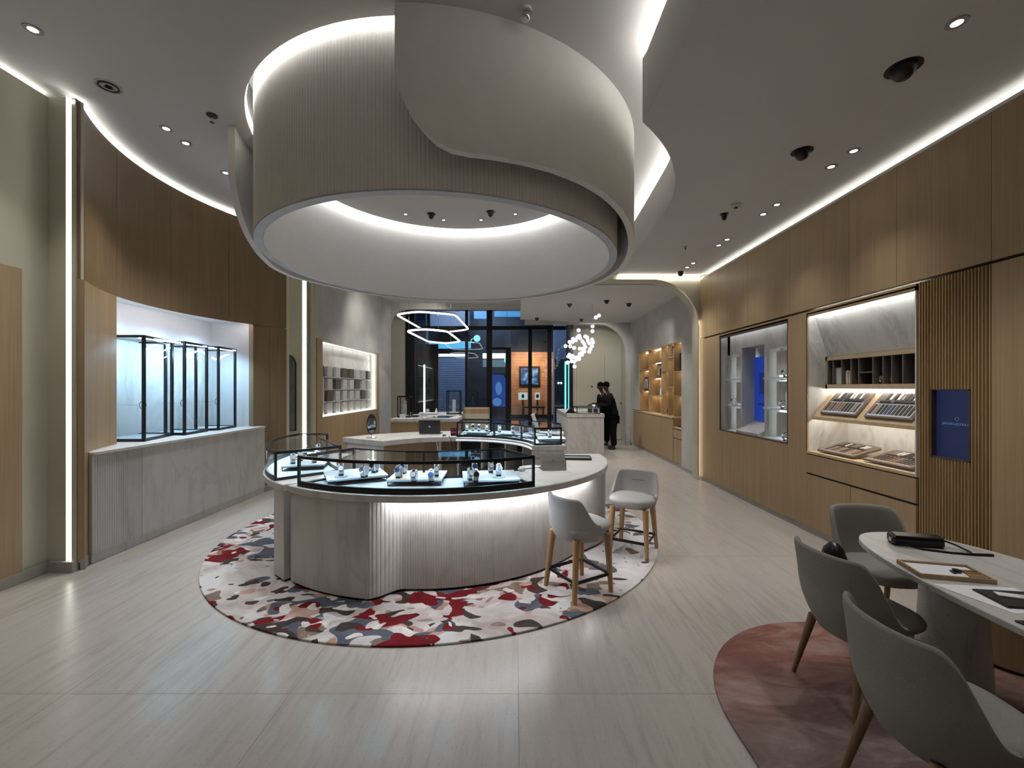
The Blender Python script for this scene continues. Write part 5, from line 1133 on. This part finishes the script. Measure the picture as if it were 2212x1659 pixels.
MB().prism([(-.42, .7), (-.42, .25), (-.30, .06), (-.1, 0), (.28, 0), (.28, .7)], .10, 1.02).build('body', M_CREAM, tc_, smooth=30); MB().prism([(-.40, .7), (-.40, .26), (-.29, .08), (-.1, .02), (.28, .02), (.28, .7)], 1.02, 1.16).build('top', M_WOOD, tc_, smooth=30); MB().box(-.38, .08, 0, .26, .68, .10).build('plinth', M_BLACK, tc_)
def vitrine(loc, w_, h_, lab, rz=0):
    t = thing('glass_vitrine', lab, 'glass display case', loc, R(rz)); f = MB(); q = .022; d_ = w_*.8
    for x in (-w_/2, w_/2):
        for y in (0, d_): f.box(x-q/2, y-q/2, 0, x+q/2, y+q/2, h_)
    for z in (.012, h_-.008):
        for a_, b_ in (((-w_/2, 0), (w_/2, 0)), ((w_/2, 0), (w_/2, d_)), ((w_/2, d_), (-w_/2, d_)), ((-w_/2, d_), (-w_/2, 0))): f.bar((*a_, z), (*b_, z), q*1.4)
    f.build('frame', M_BLACK, t); MB().box(-w_/2, 0, .02, w_/2, .003, h_).box(w_/2-.003, 0, .02, w_/2, d_, h_).build('glass', M_GLASS, t)
    MB().box(-w_*.36, d_*.25, .02, w_*.36, d_*.8, .05).build('base', M_PAPER, t); MB().box(-.04, d_*.4, .05, .04, d_*.6, h_*.62).build('pillar', M_PAPER, t)
    MB().cyl((0, 0), .045, -.008, .008, 20).xf((0, d_*.5, h_*.62+.05), rx=PI/2).build('watch_head', M_CHROME, t); MB().box(-w_/2+.02, .014, h_-.02, w_/2-.02, .02, h_-.017).build('led_strip', M_LEDB, t); return t
vitrine((-2.62, 10.1, 1.003), .28, .50, 'small black framed glass vitrine with white pillar, left one, near the cream arch')
lv_ = tag(MB().box(-2.80, 10.05, 1.0, -2.44, 10.4, 1.002).build('vitrine_mat', M_PAPER), 'white square mat under the left small vitrine', 'mat')
vitrine((-1.62, 11.3, 1.003), .34, .62, 'small black framed glass vitrine with white pillar, right one, in front of the grey shutter')
bs = thing('bust_display', 'low white jewellery display with a ring and pointed cone on the oak counter', 'display tray', (-2.25, 11.2, 1.003)); MB().box(-.26, 0, .01, .22, .2, .05).build('base', M_PAPER, bs, bevel=.004); MB().box(-.2, .0, 0, .2, .2, .012).build('foot', M_BLACK, bs); MB().cyl((0, 0), .05, 0, .02, 16).xf((-.05, .1, .10), rx=PI/2).build('ring', M_GREYP, bs); MB().cyl((.18, .1), .04, .05, .16, 14, .01).build('cone', M_PAPER, bs)
wc = tag(MB().box(-2.67, 9.95, 1.003, -2.55, 10.0, 1.09).build('white_card', M_PAPER), 'small white square card on the oak counter below the left vitrine', 'card')
wp = thing('white_cuffs', 'white curled leaflet lying on the front edge of the oak counter', 'papers', (-1.98, 9.8, 1.003), R(20)); MB().box(-.12, -.04, 0, .0, .04, .012).build('sheet', M_PAPER, wp); MB().box(.01, -.03, 0, .12, .04, .03).build('sheet', M_PAPER, wp, bevel=.006)
wch = thing('white_wire_chair', 'white open backed lounge chair behind the long glass case', 'chair', (.80, 9.6, 0), R(-100))
MB().box(-.28, -.28, .62, .28, .28, .70).build('seat', M_PAPER, wch, bevel=.02)
for i in range(6): MB().tube([(-.25+.1*i, -.26, .68), (-.2+.08*i, -.40, 1.10)], .01, 6).build('back_bar', M_PAPER, wch)
MB().tube([(-.25, -.40, 1.10), (.25, -.40, 1.10)], .015, 6).build('back_rail', M_PAPER, wch)
for sx in (-.24, .24):
    for sy in (-.24, .24): leg(sx, sy, .62, sx, sy, .015, .012, M_PAPER, wch)

# ================================================================ FILL SPOTS ADDED WITHOUT A FITTING
for x, y in ((-3.4, 1.2), (-1.8, 1.0), (-3.4, -1.2), (-1.6, -1.2), (0, -1.4), (-.4, 1.4)): spot((x, y, ZU-.03), 34, 80)
for x, y in ((2.4, .6), (2.4, -1.2)): spot((x, y, ZL-.03), 26, 75)
for x, y, z in ((-2.5, 9.4, 4.2), (-1.2, 9.4, 4.2), (-2.6, 11.0, 4.2), (.6, 9.2, 3.6), (2.6, 9.4, 3.6), (2.5, 11.0, 3.6), (1.6, 12.0, 3.6), (-.6, 12.5, 4.2)): spot((x, y, z), 62, 100)
spot((2.2, 11.6, 3.62), 55, 90, .9, tgt=(2.6, 14, 1.9)); spot((3.0, 8.8, 3.5), 22, 60, .9, tgt=(3.48, 11.6, 1.6)); spot((-2.4, 9.6, 4.2), 40, 90, .9, tgt=(-3.74, 10.6, 2.6)); spot((-1.8, 11.8, 4.2), 26, 90, .9, tgt=(-3.7, 13.9, 2.4))  # aimed spots added to brighten the entrance walls
